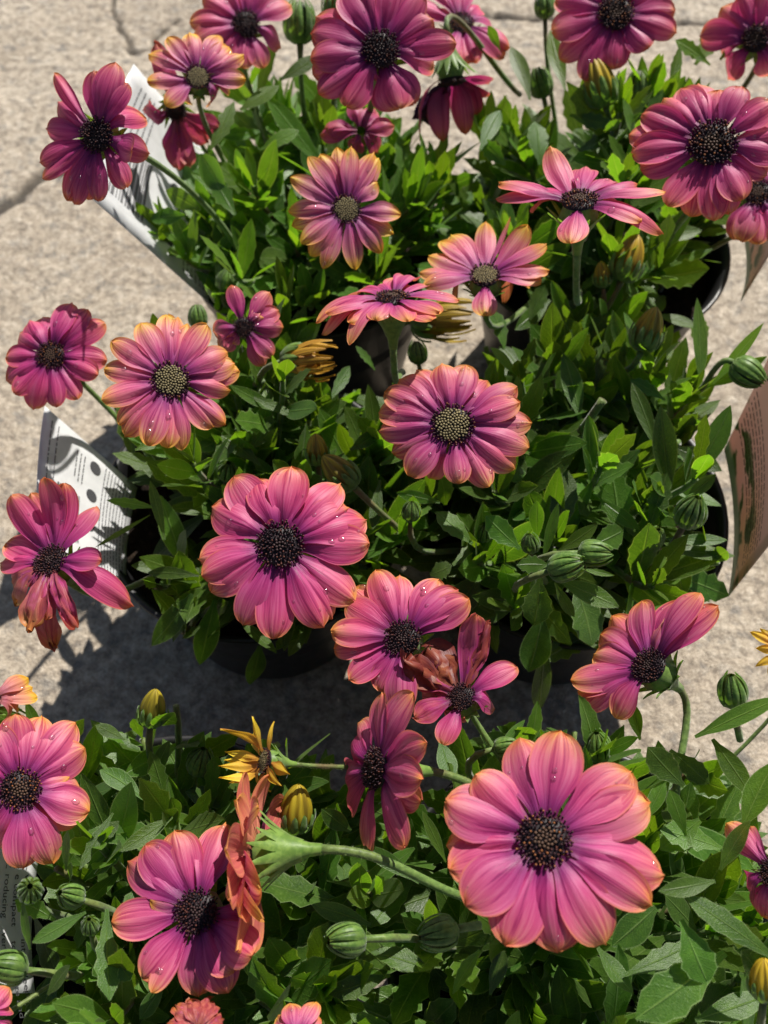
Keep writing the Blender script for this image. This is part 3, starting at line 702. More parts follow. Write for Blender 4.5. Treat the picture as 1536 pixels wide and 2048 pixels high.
# ---- plant F
flower('F', (1089, 1678), 224, [(1040,1474),(1122,1462,D(w=1.15)),(1264,1543),(1303,1602,D(w=1.15)),(1329,1752),(1303,1812,D(w=.8)),(1212,1890,D(w=1.1)),(1118,1907,D(w=1.2)),(1010,1893,D(w=1.1)),(930,1812,D(w=1.15)),(896,1738),(891,1690,D(w=.8)),(890,1600,D(w=1.1)),(950,1548)],
       n=(.05, .18), rd=.26, disc='mid', y=.15, W=.24, R=.033, drops=4, label='largest pink bloom with orange-rimmed petals')
flower('F', (923, 1394), 118, [(952,1230,D(w=1.2,wilt=.25)),(975,1245,D(wilt=.8,w=.6)),(1036,1332),(988,1419,D(len=.7,w=.8)),(936,1436),(885,1490,D(up=1)),(828,1437,D(wilt=.3)),(850,1295,D(wilt=1,w=1.3,up=1)),(805,1312,D(wilt=1)),(824,1339,D(wilt=.4,w=1.1)),(846,1385,D(wilt=.5,w=1.2)),(870,1320,D(wilt=1,up=1,len=.8,w=1.2)),(860,1425,D(wilt=.4))],
       n=(-.25, .45), rd=.19, disc='old', pur=.3, W=.25, R=.030, drops=0, stem_to=(1030, 1560, .16), label='wilted flower with papery brown petals')
flower('F', (752, 1537), 165, [(765,1384),(827,1384),(850,1486),(845,1559),(843,1602),(808,1697),(732,1709,D(w=.8)),(697,1613),(699,1562),(710,1478),(718,1446)],
       n=(-1.9, .1), rd=.27, disc='old', y=.15, W=.26, R=.030, stem_to=(985, 1585, .17))
flower('F', (531, 1522), 88, [(440,1462),(504,1431),(508,1458),(548,1442),(449,1504),(447,1520),(437,1531),(437,1555),(458,1566),(495,1555),(579,1548,D(up=1)),(564,1573),(542,1584),(520,1590)],
       n=(-.9, .1), toward=.5, rd=.30, disc='young', y=1.0, W=.17, R=.021, point=1.0, drops=0, gold=.9, stem_to=(720, 1535, .17), label='half-open yellow flower with narrow pointed petals', name='flower')
flower('F', (508, 1705), 178, [(487,1544),(537,1548),(564,1602),(517,1613),(470,1600),(522,1777,D(w=1.1,up=1,len=.8)),(478,1832,D(up=1)),(524,1843,D(up=1)),(506,1909),(473,1905),(455,1800),(450,1700)],
       n=(-1.0, -.05), toward=-.12, rd=.22, disc='old', y=.5, W=.27, R=.031, drops=0, stem_to=(930, 1795, .175), label='side-on flower showing its green cup and coral undersides', default_len=.95)
flower('F', (1299, 1333), 150, [(1141,1360),(1150,1378),(1167,1417),(1231,1437),(1224,1231),(1282,1198),(1199,1268),(1185,1307),(1359,1198),(1401,1183),(1438,1212),(1352,1222,D(y=.9,wilt=.3,up=1))],
       n=(-.75, .55), toward=.8, rd=.21, disc='old', y=.3, W=.24, R=.031, stem_to=(1352, 1590, .16))
flower('F', (1580, 1305), 85, [(1497,1262),(1519,1256),(1510,1296),(1508,1333),(1536,1356),(1640,1260),(1650,1340)], n=(-.3, .3), rd=.25, disc='young', y=1.0, W=.14, R=.024, point=.9, gold=.8)
flower('F', (1545, 1745), 118, [(1450,1645),(1510,1782),(1525,1834),(1500,1650,D(w=.5)),(1600,1650),(1660,1740),(1600,1840)], n=(-.5, .2), rd=.24, disc='old', y=.25, W=.24, R=.030)

# ------------------------------------------------------------------ buds
def egg(z): return 0.80 * 0.38 / 0.38 * 0.475 * 1.0 * (max(z, 1e-4) ** 0.42) * (max(1 - z, 0) ** 0.62) / 0.49 * 1.0
def bract_mesh(cover):
    V, UV = [], []
    for i in range(9):
        k = i / 8; z = 0.015 + k * cover * 0.985
        r_ = egg(min(z, 0.97)) + 0.012 + (0.03 * k ** 3 if cover > 0.9 else 0.02 * k)
        hw = min(0.105, (egg(min(z, .97)) + 0.03) * 0.30) * (1 - 0.55 * max(0, k - .35) / .65)
        if i == 8: hw = 0.004
        for j in (-1, -.5, 0, .5, 1): V.append((r_ - 0.030 * j * j + 0.012 * (abs(j) < .3), j * hw, z)); UV.append((k, (j + 1) / 2))
    F = [tuple(reversed(f)) for f in grid_faces(9, 5)]
    for i in range(0, 8):
        for q in range(4):
            for j, sg in ((0, -1), (4, 1)):
                a, b = Vector(V[i * 5 + j]), Vector(V[(i + 1) * 5 + j]); p = a + (b - a) * ((q + random.random()) / 4); o = len(V)
                V += [tuple(p - (b - a) * .02), tuple(p + (b - a) * .02), tuple(p + Vector((0.025 + 0.03 * random.random(), sg * 0.03, 0.01)))]; UV += [(.5, .5)] * 3; F.append((o, o + 1, o + 2))
    return mesh('bract', V, F, M['bract'], UV)
def core_mesh(ext):
    V, F, UV = [], [], []; S = 60
    for i in range(15):
        k = i / 14; z = k * ext
        r_ = egg(min(0.995, z / max(1.0, ext))) * 0.93 + 0.002
        for s in range(S):
            a = 2 * math.pi * s / S; q = r_ * (1 - (0.10 + 0.10 * k) * (0.5 - 0.5 * math.cos(10 * a + k * 0.9)) ** 2)
            V.append((q * math.cos(a), q * math.sin(a), z)); UV.append((k, s / S))
    for i in range(14):
        for s in range(S): F.append((i * S + s, i * S + (s + 1) % S, (i + 1) * S + (s + 1) % S, (i + 1) * S + s))
    F.append(tuple(range(S)))
    return mesh('bud_core', V, F, M['budpetal'], UV)
def budpetal_mesh():
    V, UV = [], []
    for i in range(8):
        k = i / 7; z = 0.25 + 1.0 * k; r_ = 0.26 + 0.14 * math.sin(k * 2.6)
        hw = 0.085 * (math.sin(math.pi * min(.97, 0.25 + 0.74 * k)) ** 0.7) + 0.004
        for j in (-1, 0, 1): V.append((r_ - (0.03 if j else 0), j * hw, z)); UV.append((k, (j + 1) / 2))
    return mesh('petal', V, [tuple(reversed(f)) for f in grid_faces(8, 3)], M['budpetal'], UV)
BR = {'g': bract_mesh(0.98), 'y': bract_mesh(0.62), 'o': bract_mesh(0.5)}
CORE = {'g': core_mesh(0.96), 'y': core_mesh(1.15), 'o': core_mesh(0.85)}
BPET = budpetal_mesh()
def bud(plant, x, y, dx, dy, lpx, typ, h=0.175, c=0.35, stem_to=None, tone=(0, 0)):
    Cw = at_h(x, y, h); t = (Cw - CAMP).dot(VD); L = lpx * t / FPX
    ax = (VR * dx - VU * dy + (CAMP - Cw).normalized() * c).normalized()     # dy counts down the picture
    pl = PLANT[plant]; rnd = random.Random(int(x * 3 + y))
    B = Cw - ax * (0.5 * L)
    e = empty('bud', B - pl.location, pl)
    Q = ax.to_track_quat('Z', 'Y').to_matrix() @ Matrix.Rotation(rnd.random() * 6, 3, 'Z')
    col = (tone[0], 1.0 if typ == 'g' else tone[1], 1.0 if typ == 'g' else 0.0)
    NB = 11
    o = obj('bud_core', CORE[typ], e, color=col); o.rotation_euler = Q.to_euler(); o.scale = (L, L, L)
    for k in range(NB):
        R = Q @ Matrix.Rotation(2 * math.pi * k / NB + rnd.uniform(-.05, .05), 3, 'Z') @ Matrix.Rotation(rnd.uniform(-.03, .10), 3, 'Y')
        o = obj('bract', BR[typ], e); o.rotation_euler = R.to_euler(); s = L * rnd.uniform(.90, 1.08); o.scale = (L, L, s)
    if typ == 'o':
        for k in range(13):
            R = Q @ Matrix.Rotation(2 * math.pi * k / 13 + rnd.uniform(-.1, .1), 3, 'Z') @ Matrix.Rotation(rnd.uniform(-.12, .16), 3, 'Y')
            o = obj('petal', BPET, e, color=col); o.rotation_euler = R.to_euler(); s = L * rnd.uniform(.85, 1.08); o.scale = (L, L, s)
    pb = PBASE[plant] + Vector((0, 0, 0.10))
    if stem_to: q = at_h(*stem_to)
    else:
        dd = Vector((Cw.x - pb.x, Cw.y - pb.y, 0)); q = pb + dd * min(0.8, 0.06 / max(dd.length, 1e-4))
    Ls = (q - B).length
    path = bez(Vector((0, 0, 0)), -ax * (0.4 * Ls), (q - B) + (Vector((0, 0, 0.3 * Ls)) if not stem_to else -(q - B) * 0.3), q - B, 10)
    vs_, fs, uv = tube(path, [0.09 * L] + [0.0014] * 9, 7, hairs=160)
    obj('stem', mesh('stem', vs_, fs, M['stem'], uv), e)
for b in [
    ('A',600,45,0,-1,80,'g',.185), ('A',672,8,0,-1,70,'y',.19,.3,None,(.8,.2)), ('A',452,560,.2,-1,46,'g',.14),
    ('B',1200,170,-.25,-1,88,'y',.19,.3,(1250,285,.16),(.1,.3)), ('B',1275,172,.1,-1,60,'g',.18), ('B',1080,165,-.2,-.8,60,'g',.165), ('B',1090,10,0,-1,52,'g',.185),
    ('B',1256,522,.35,-1,84,'y',.165,.3,(1200,640,.14),(.4,.4)), ('B',1205,552,-.1,-1,46,'y',.16,.4,None,(.1,.7)),
    ('D',1295,665,.35,-1,80,'y',.18,.3,(1245,745,.15),(.0,.8)), ('D',1497,745,.7,.45,74,'g',.175,.2,(1400,780,.16)),
    ('C',605,722,1,-.1,92,'o',.175,.25,(510,770,.15),(.75,.1)), ('C',868,640,1,-.05,96,'o',.15,.2,(790,665,.14),(.5,.7)),
    ('C',634,902,-.1,-1,60,'y',.18,.6,None,(.1,.75)), ('C',682,948,-.7,-.7,80,'y',.18,.2,(800,1060,.15),(.0,.9)),
    ('D',822,1022,.1,-1,46,'g',.17,.6), ('D',968,1062,.1,-.5,52,'g',.165,.8), ('D',1382,1022,.35,-.7,78,'g',.18,.6), ('D',1312,1072,.2,-.6,50,'g',.165,.8),
    ('D',1060,1086,-.1,-.9,46,'g',.185,.6), ('D',1132,1132,.8,-.25,76,'g',.195,.5), ('D',1190,1106,1,.0,66,'g',.19,.2), ('D',835,705,-.1,-1,48,'g',.15,.3),
    ('E',305,1420,.15,-1,72,'y',.165,.3,None,(.0,.9)), ('E',400,1522,.3,-1,66,'g',.15,.5), ('E',60,1780,.0,-.3,62,'g',.19,1.0), ('E',140,1792,-.6,-.2,62,'g',.185,.7), ('E',180,1850,-.1,-.6,46,'g',.18,.7),
    ('F',592,1622,.1,-1,92,'y',.165,.3,(560,1730,.13),(.1,.6)), ('F',1465,1380,-.1,-1,74,'g',.19,.4,(1480,1480,.17)), ('F',1195,1492,-.1,-1,66,'g',.175,.4),
    ('F',1012,1492,.9,-.2,50,'g',.17,.3), ('F',876,1866,-.9,.2,84,'g',.195,.3,(960,1850,.19)), ('F',692,1880,-.8,.05,82,'g',.185,.4), ('F',1528,1962,.0,-1,80,'y',.20,.3,None,(.1,.0)),
    ('E',15,1935,-.7,-.1,80,'g',.18,.3), ('C',455,940,.1,-.6,52,'g',.155,.8), ('C',395,632,-.1,-1,48,'g',.16,.2)]:
    bud(*b)

# ------------------------------------------------------------------ leaves
def leaf_verts(seed, nu=11, nv=5):
    """unit leaf: base at origin, tip near y = 1, half width 0.5, upper face +Z"""
    r = random.Random(seed); V, UV = [], []
    bend = r.uniform(-0.10, 0.30); fold = r.uniform(0.05, 0.40); twist = r.uniform(-.5, .5); wav = r.uniform(0.02, 0.09); ph = r.uniform(0, 6)
    wide = r.uniform(0.50, 0.68); teeth = r.choice([0, 0, 0.10, 0.16, 0.2]); sway = r.uniform(-.10, .10)
    for i in range(nu):
        s = i / (nu - 1); s = s ** 0.92
        g = (math.sin(math.pi * min(1, s / (2 * wide))) ** 1.1) if s < wide else math.cos((s - wide) / (1 - wide) * math.pi / 2) ** 0.82
        hw = 0.5 * max(0.17 * (1 - s), g)
        if i == nu - 1: hw = 0.012
        tooth = 1 + (teeth if (i % 2 == 0 and 3 <= i <= nu - 3) else -teeth * 0.6 if 3 <= i <= nu - 3 else 0)
        tw = twist * s
        for j in range(nv):
            v = -1 + 2 * j / (nv - 1); x = v * hw * (tooth if abs(v) > .9 else 1)
            z = fold * abs(v) ** 1.3 * hw * 0.55 + wav * math.sin(s * 7 + ph + 2.2 * v) * abs(v) * 0.35
            x2 = x * math.cos(tw) - z * math.sin(tw); z2 = x * math.sin(tw) + z * math.cos(tw)
            V.append((x2 + sway * math.sin(s * 3.1), s * (1 - 0.10 * abs(bend)), z2 * 1.0 - bend * s * s * 0.0 + bend * (s - s * s) * 0.9)); UV.append((s, (v + 1) / 2))
    return V, UV
LF = grid_faces(11, 5)
def fringe(v, uv, seed):
    r = random.Random(seed); V = []; F = []; U = []
    for side in (0, 4):
        for i in range(1, 10):
            a, b = Vector(v[i * 5 + side]), Vector(v[(i + 1) * 5 + side]); inn = Vector(v[i * 5 + 2])
            out = (a - inn); out.normalize()
            for q in range(5):
                p = a + (b - a) * ((q + r.random()) / 5); o = len(V)
                d = out * r.uniform(0.035, 0.06) + Vector((0, 0.012, r.uniform(-.01, .03)))
                V += [tuple(p - (b - a) * 0.012), tuple(p + (b - a) * 0.012), tuple(p + d)]; F.append((o, o + 1, o + 2)); U += [(i / 10, 1.0)] * 3
    return V, F, U
NLV = 16
LEAFV = [leaf_verts(100 + i) for i in range(NLV)]
LEAFM = []
for i_, (v, uv) in enumerate(LEAFV):
    hv, hf, hu = fringe(v, uv, 900 + i_)
    LEAFM.append(mesh('leaf', v + hv, [tuple(reversed(f)) for f in LF] + [tuple(len(v) + x for x in f) for f in hf], M['leaf'], uv + hu))
def leaf_matrix(base, tip, wd, up, ztw=0.0):
    yv = tip - base; L = yv.length; yv = yv / L
    xv = yv.cross(up)
    if xv.length < 1e-3: xv = yv.cross(VR)
    xv.normalize(); zv = xv.cross(yv)
    if ztw:
        R = Matrix.Rotation(ztw, 3, yv); xv, zv = R @ xv, R @ zv
    return Matrix(((xv.x * wd, yv.x * L, zv.x * wd, base.x), (xv.y * wd, yv.y * L, zv.y * wd, base.y), (xv.z * wd, yv.z * L, zv.z * wd, base.z), (0, 0, 0, 1)))
LEAFCOUNT = {k: 0 for k in PLANT}
def put_leaf(plant, Mw, var, young, blue):
    o = bpy.data.objects.new('leaf', LEAFM[var]); COL.objects.link(o)
    pl = PLANT[plant]; o.parent = pl
    Ml = Mw.copy(); Ml.translation = Mw.translation - pl.location
    o.matrix_local = Ml; o.color = (young, blue, 0, 1)
    LEAFCOUNT[plant] += 1

# leaves that stand out one by one in the photograph: base, tip (picture), width, heights, youth
HERO = [
 ('D',1074,1078,1074,1001,36,.178,.192,.9),('D',1040,1098,970,1030,54,.178,.186,.25),('D',1086,1120,1117,1005,30,.176,.19,.3),('D',1116,1102,1196,1048,36,.182,.19,.6),
 ('D',1185,1090,1248,1060,62,.18,.18,.5),('D',1118,1160,1238,1214,50,.18,.176,.35),('D',1098,1130,1033,1130,40,.185,.188,.2),('D',1080,1155,1068,1254,70,.178,.165,.2),('D',1110,1165,1150,1236,28,.18,.17,.35),
 ('D',1164,1138,1230,1151,15,.19,.19,.6),('D',1112,1085,1135,935,64,.16,.17,.0),('D',1240,1065,1221,938,78,.155,.165,.1),('D',1300,1052,1335,944,52,.158,.17,.05),('D',1328,1078,1458,1080,32,.16,.16,.05),
 ('D',1340,1100,1472,1112,52,.155,.155,.0),('D',1150,1172,1185,1295,88,.15,.14,.0),('D',1085,1225,1058,1345,76,.15,.13,.0),('D',1090,1290,1078,1425,56,.135,.10,.0),('D',1348,895,1444,942,54,.155,.15,.05),
 ('D',1312,900,1262,762,38,.165,.175,.2),('D',1160,840,1126,705,48,.155,.165,.05),('D',1402,780,1394,595,38,.155,.175,.15),('D',1425,768,1528,645,34,.165,.185,1.0),('D',1410,775,1535,712,36,.16,.178,.6),('D',1215,870,1148,885,32,.16,.165,.1),
 ('D',1300,990,1230,880,40,.15,.155,.1),('D',1255,720,1225,620,34,.15,.16,.0),('D',1370,830,1442,800,20,.165,.17,.4),('D',1210,905,1155,1010,44,.14,.14,.0),
 ('D',1200,1000,1280,1060,34,.16,.16,.5),('D',960,990,945,915,30,.16,.165,.3),('D',880,1005,792,985,30,.17,.17,.3),('D',945,1088,870,1022,48,.172,.176,.35),('D',905,1130,975,1080,40,.16,.16,.1),('D',890,1010,880,950,46,.16,.175,.4),
 ('D',1010,700,985,620,40,.14,.15,.0),('D',1050,760,1000,690,44,.14,.14,.0),('D',1330,800,1260,760,30,.16,.165,.3),('D',1190,780,1210,680,30,.15,.16,.0),
 ('D',1330,970,1442,1012,40,.15,.15,.1),('D',1350,1150,1458,1192,64,.135,.125,.0),('D',1370,1000,1432,948,34,.155,.165,.1),('D',1300,1150,1400,1210,60,.14,.125,.0),('D',1250,1200,1330,1250,60,.13,.115,.0),
 ('F',1560,1925,1362,1787,58,.20,.205,.1),('F',1362,1840,1418,1972,82,.20,.195,.15),('F',1450,1905,1266,2042,100,.195,.19,.15),('F',1430,1762,1316,1782,44,.205,.21,.3),('F',1372,1672,1337,1576,40,.185,.195,.5),
 ('F',1368,1572,1293,1492,64,.178,.186,.15),('F',1485,1655,1550,1522,66,.18,.19,.2),('F',1425,1478,1504,1592,52,.185,.18,.15),('F',1390,1474,1570,1392,44,.185,.20,.15),('F',1312,1815,1224,1893,78,.18,.176,.1),('F',1195,1895,1267,1988,54,.18,.178,.1),
 ('F',838,1766,722,1690,38,.17,.175,.15),('F',742,1850,620,1808,48,.17,.175,.2),('F',892,1724,845,1622,28,.17,.18,.5),('F',702,1662,643,1618,48,.16,.165,.1),('F',640,1560,668,1508,30,.15,.16,.0),
 ('F',780,1950,655,1990,50,.165,.165,.1),('F',860,1940,740,1905,56,.17,.17,.05),('F',980,1990,1010,1900,40,.17,.175,.1),('F',1340,1500,1420,1570,50,.17,.165,.1),('F',1280,1480,1260,1400,34,.15,.16,.2),
 ('F',1060,1490,1075,1400,34,.155,.165,.5),('F',1000,1500,1050,1440,30,.155,.16,.3),('F',1400,1640,1320,1700,70,.185,.18,.4),('F',1450,1700,1320,1660,60,.18,.185,.5),('F',1290,1640,1330,1560,40,.175,.18,.4),('F',1440,1740,1500,1640,44,.18,.19,.3),
 ('F',1250,1950,1400,1880,48,.18,.175,.1),('F',1390,2040,1536,1990,60,.18,.18,.05),('F',880,1480,905,1560,50,.15,.15,.0),('F',960,1900,905,1990,40,.19,.18,.4),
 ('E',345,1634,238,1703,38,.175,.18,.5),('E',226,1626,157,1742,28,.18,.185,.1),('E',132,1742,136,1658,26,.19,.20,.15),('E',287,1598,197,1538,48,.16,.16,.05),('E',172,1824,63,1886,38,.19,.19,.45),('E',214,1818,220,2002,52,.18,.18,.0),
 ('E',300,1560,340,1480,40,.15,.16,.1),('E',330,1600,300,1500,40,.15,.16,.15),('E',250,1480,190,1450,30,.145,.15,.0),('E',240,1930,262,1960,40,.18,.18,.2),('E',110,1840,30,1800,46,.18,.185,.25),('E',60,1900,45,1800,26,.185,.19,.1),('E',95,1990,140,1930,40,.18,.185,.0),
 ('E',100,2040,200,2010,70,.17,.17,.0),('E',330,1960,280,2040,40,.17,.165,.0),('E',430,1700,470,1620,34,.15,.16,.1),('E',560,1950,640,1900,70,.15,.15,.0),('E',560,1880,600,1960,60,.15,.145,.3),('E',520,1960,490,1900,30,.16,.17,.6),('E',180,1700,240,1640,30,.17,.17,.2),
 ('C',385,1188,303,1292,56,.145,.13,.0),('C',398,1152,293,1145,30,.155,.15,.1),('C',495,790,589,832,24,.17,.165,.35),('C',430,1200,400,1330,62,.135,.11,.0),('C',520,1290,500,1370,50,.12,.09,.0),('C',330,1080,300,960,26,.165,.175,.05),('C',310,1015,210,1000,24,.17,.17,.4),('C',300,1030,190,1095,12,.165,.165,.5),
 ('C',500,900,545,830,44,.155,.16,.5),('C',520,930,440,870,40,.155,.16,.4),('C',700,900,760,860,36,.16,.16,.2),('C',760,960,745,1060,30,.165,.16,.0),('C',760,930,820,900,30,.16,.165,.4),('C',420,930,480,870,44,.155,.16,.3),('C',330,950,420,930,30,.16,.165,.3),('C',270,900,330,880,26,.165,.16,.3),
 ('C',318,690,305,625,24,.16,.175,.8),('C',420,720,480,690,30,.16,.165,.3),('C',560,850,510,740,30,.15,.155,.5),('C',660,800,700,730,30,.14,.14,.0),('C',750,740,710,690,20,.13,.14,.0),('C',900,1180,990,1230,80,.14,.135,.0),('C',960,1150,900,1230,70,.145,.135,.0),('C',860,1150,905,1130,44,.15,.155,.2),
 ('A',455,405,398,305,62,.165,.175,1.0),('A',400,420,330,380,50,.16,.165,.5),('A',370,430,300,440,40,.155,.15,.2),('A',470,430,420,350,44,.165,.17,.8),('A',520,300,600,260,36,.17,.175,.5),('A',480,220,560,170,40,.175,.18,.6),('A',560,160,640,110,36,.175,.18,.3),('A',420,300,470,200,36,.17,.18,.6),
 ('A',560,480,500,420,44,.14,.14,.1),('A',800,360,850,300,44,.15,.155,.6),('A',880,380,820,330,44,.15,.15,.5),('A',960,300,1000,220,40,.165,.17,.3),('A',620,560,560,500,50,.13,.13,.0),('A',520,620,450,640,60,.125,.12,.0),('A',1000,100,975,50,24,.19,.205,.7),('A',730,500,800,470,40,.14,.14,.2),
 ('B',1080,330,1070,240,50,.165,.175,.3),('B',1060,200,1020,90,40,.175,.185,.3),('B',1130,180,1100,60,40,.175,.185,.5),('B',1140,230,1230,250,34,.175,.18,.1),('B',1340,170,1360,90,32,.18,.19,.3),('B',1300,200,1240,170,34,.175,.18,.4),('B',1160,300,1250,260,56,.165,.17,.0),('B',1390,130,1430,60,44,.18,.19,.9),
 ('B',1420,130,1350,80,34,.18,.19,.1),('B',1310,470,1405,460,40,.155,.155,.4),('B',1240,420,1350,520,70,.14,.14,.0),('B',1060,640,1090,570,40,.14,.15,.0),('B',1100,600,1030,660,40,.14,.14,.0),('B',1180,480,1120,560,40,.14,.14,.0),('B',1440,120,1500,30,34,.185,.195,.6),('B',1010,330,960,280,40,.16,.165,.0),
]
for (k, bx, by, tx, ty, wpx, hb, ht, yg) in HERO:
    b_, t_ = at_h(bx, by, hb), at_h(tx, ty, ht)
    dpt = (b_ - CAMP).dot(VD); toC = (CAMP - b_).normalized()
    up = (toC * 0.75 + Vector((0, 0, 0.6)) + Vector((random.uniform(-.35, .35), random.uniform(-.35, .35), 0))).normalized()
    put_leaf(k, leaf_matrix(b_, t_, wpx * dpt / FPX * 0.84, up, random.uniform(-.3, .3)), random.randrange(NLV), min(1, max(0, yg * 0.7 + random.uniform(-.1, .15))), random.random() ** 2)

def leaf_drops(seed):
    r = random.Random(seed)
    for k in PLANT:
        V, F = [], []
        for o in [c_ for c_ in PLANT[k].children if c_.name.startswith('leaf')]:
            if r.random() > 0.42: continue
            me = o.data; mw = o.matrix_local
            for _ in range(r.randint(1, 4)):
                i, j = r.randint(3, 9), r.randint(1, 3)
                q = mw @ me.vertices[i * 5 + j].co
                tu = (mw @ me.vertices[(i + 1) * 5 + j].co - mw @ me.vertices[(i - 1) * 5 + j].co).normalized(); tv = (mw @ me.vertices[i * 5 + j + 1].co - mw @ me.vertices[i * 5 + j - 1].co).normalized()
                nn = tu.cross(tv); nn.normalize()
                if nn.z < 0: nn = -nn
                tv = nn.cross(tu); q = q + tu * r.uniform(-.001, .001) + tv * r.uniform(-.0006, .0006); r_ = r.choice([0.0004, 0.0005, 0.0008]) * r.uniform(.8, 1.3); ob = len(V)
                V += [q + tu * (iv.x * r_ * 1.3) + tv * (iv.y * r_) + nn * (iv.z * r_ - 0.0001) for iv in ico_v]; F += [tuple(ob + a for a in ff) for ff in ico_f]
        if V:
            o = obj('water_drops', mesh('water_drops', V, F, M['drop']), PLANT[k]); o['kind'] = 'stuff'
GROUND_POLY = [
 [(-200,-200),(360,-200),(360,0),(300,90),(285,300),(225,430),(430,620),(400,640),(290,640),(200,620),(-200,600)],
 [(-200,600),(300,640),(215,740),(235,880),(200,960),(260,1010),(255,1140),(300,1210),(330,1300),(420,1330),(560,1335),(690,1330),(700,1420),(640,1450),(600,1480),(440,1450),(340,1400),(250,1430),(190,1440),(60,1400),(-200,1300)],
 [(1480,420),(1700,380),(1700,640),(1530,640),(1440,740),(1425,640)],
 [(1440,820),(1700,700),(1700,1230),(1445,1230),(1470,1180),(1445,1000)],
 [(1150,1360),(1440,1200),(1700,1050),(1700,1480),(1480,1500),(1390,1490),(1250,1440),(1180,1460)],
 [(690,1340),(1060,1350),(1150,1340),(1160,1440),(1000,1440),(900,1430),(700,1440)],
 [(880,640),(960,660),(960,740),(880,740)],
 [(610,650),(900,640),(900,720),(770,770),(650,760)], [(925,590),(1060,585),(1040,690),(960,690)],
 [(-100,1690),(78,1690),(60,1980),(-100,1980)]]
def inpoly(x, y, P):
    c = False; j = len(P) - 1
    for i in range(len(P)):
        xi, yi = P[i]; xj, yj = P[j]
        if (yi > y) != (yj > y) and x < (xj - xi) * (y - yi) / (yj - yi) + xi: c = not c
        j = i
    return c
def blocked(p, margin=0.85):
    x, y, t = proj(p)
    for P in GROUND_POLY:
        if inpoly(x, y, P): return True
    for (fx, fy, fr, ft) in FLOWER_INFO:
        if t < ft + 0.004 and math.hypot(x - fx, y - fy) < fr * margin: return True
    return False
def in_view(p, m=260):
    x, y, t = proj(p); return -m < x < IMW + m and -m < y < IMH + m

for k in PLANT:
    rnd = random.Random(ord(k) * 5)
    base = PBASE[k]; nsh = 0; tries = 0
    room = 300 - LEAFCOUNT[k]; want = 430
    cand = []; shoots = []
    while len(cand) < want and tries < 900:
        tries += 1
        rr = math.sqrt(rnd.random()); a = rnd.uniform(0, 6.283)
        topz = 0.172 - 0.030 * rr * rr + rnd.uniform(-0.042, 0.012)
        foot = base + Vector((0.035 * rr * math.cos(a), 0.035 * rr * math.sin(a), 0.09))
        top = base + Vector((0.096 * rr * math.cos(a), 0.096 * rr * math.sin(a), topz))
        if not in_view(top): continue
        if blocked(top, 0.6): continue
        mid1 = foot + Vector((0, 0, 0.03)); d_end = (top - foot).normalized() * 0.5 + Vector((0, 0, 0.6))
        path = bez(foot, mid1, top - d_end * 0.025, top, 9)
        p0_ = len(cand)
        nl = rnd.randint(12, 17); ph = rnd.uniform(0, 6.28)
        for i in range(nl):
            f = i / (nl - 1)                     # 0 = top of the shoot
            q = path[8 - int(f * 5.0)] if f > 0.2 else top - (top - path[7]) * (f * 3)
            an = ph + i * 2.3999
            el = math.radians(78 - 58 * f ** 0.8 + rnd.uniform(-22, 20))
            out = Vector((math.cos(an), math.sin(an), 0))
            dr = out * math.cos(el) + Vector((0, 0, math.sin(el)))
            dr = (dr + (path[8] - path[6]).normalized() * 0.25).normalized()
            L = rnd.uniform(0.017, 0.029) + 0.019 * min(1, f * 2.2) * rnd.uniform(0.5, 1.15)
            tip = q + dr * L
            tip.z -= 0.010 * f * f
            mid = (q + tip) * 0.5
            if tip.z < 0.05 or tip.z > 0.205: continue
            if blocked(tip) or blocked(mid): continue
            upv = (Vector((0, 0, 1)) - out * 0.4 * math.sin(el)).normalized() + Vector((rnd.uniform(-.3, .3), rnd.uniform(-.3, .3), 0))
            cand.append((leaf_matrix(q, tip, L * rnd.uniform(0.20, 0.31), upv.normalized(), rnd.uniform(-.8, .8)), rnd.randrange(NLV), max(0, min(1, 0.55 * (1 - f * 1.6) + rnd.uniform(-.15, .25))), rnd.random() ** 2, L * (0.4 + (tip.z - 0.09) * 12)))
        if len(cand) - p0_ >= 5:
            vs_, fs, uv = tube([p - base for p in path], [0.0020 - 0.0007 * i / 8 for i in range(9)], 6)
            obj('stem', mesh('stem', vs_, fs, M['stem'], uv), PLANT[k])
    cand.sort(key=lambda c_: -c_[4])
    for c_ in cand[:room]: put_leaf(k, c_[0], c_[1], c_[2], c_[3])
    # the rest and the shaded lower foliage, too dense to pick apart
    V, F, UV = [], [], []
    def add(mt, var):
        v, uv = LEAFV[var]; o0 = len(V)
        V.extend(mt @ Vector(p) for p in v); UV.extend(uv); F.extend(tuple(o0 + x for x in reversed(f)) for f in LF)
    for c_ in cand[room:]:
        mt = c_[0].copy(); mt.translation = mt.translation - base; add(mt, c_[1])
    for i in range(210):
        rr = math.sqrt(rnd.random()); a = rnd.uniform(0, 6.283)
        q = base + Vector((0.075 * rr * math.cos(a), 0.075 * rr * math.sin(a), rnd.uniform(0.096, 0.130)))
        an = a + rnd.uniform(-1.2, 1.2); el = rnd.uniform(-.25, .9); L = rnd.uniform(0.024, 0.042)
        tip = q + Vector((math.cos(an) * math.cos(el), math.sin(an) * math.cos(el), math.sin(el))) * L
        if blocked(tip) or blocked((q + tip) * .5): continue
        add(leaf_matrix(q - base, tip - base, L * 0.28, Vector((rnd.uniform(-.4, .4), rnd.uniform(-.4, .4), 1)).normalized(), rnd.uniform(-.4, .4)), rnd.randrange(NLV))
    o = obj('lower_foliage', mesh('lower_foliage', V, F, M['leaf'], UV), PLANT[k], color=(0.1, 0.3, 0)); o['kind'] = 'stuff'

leaf_drops(5)
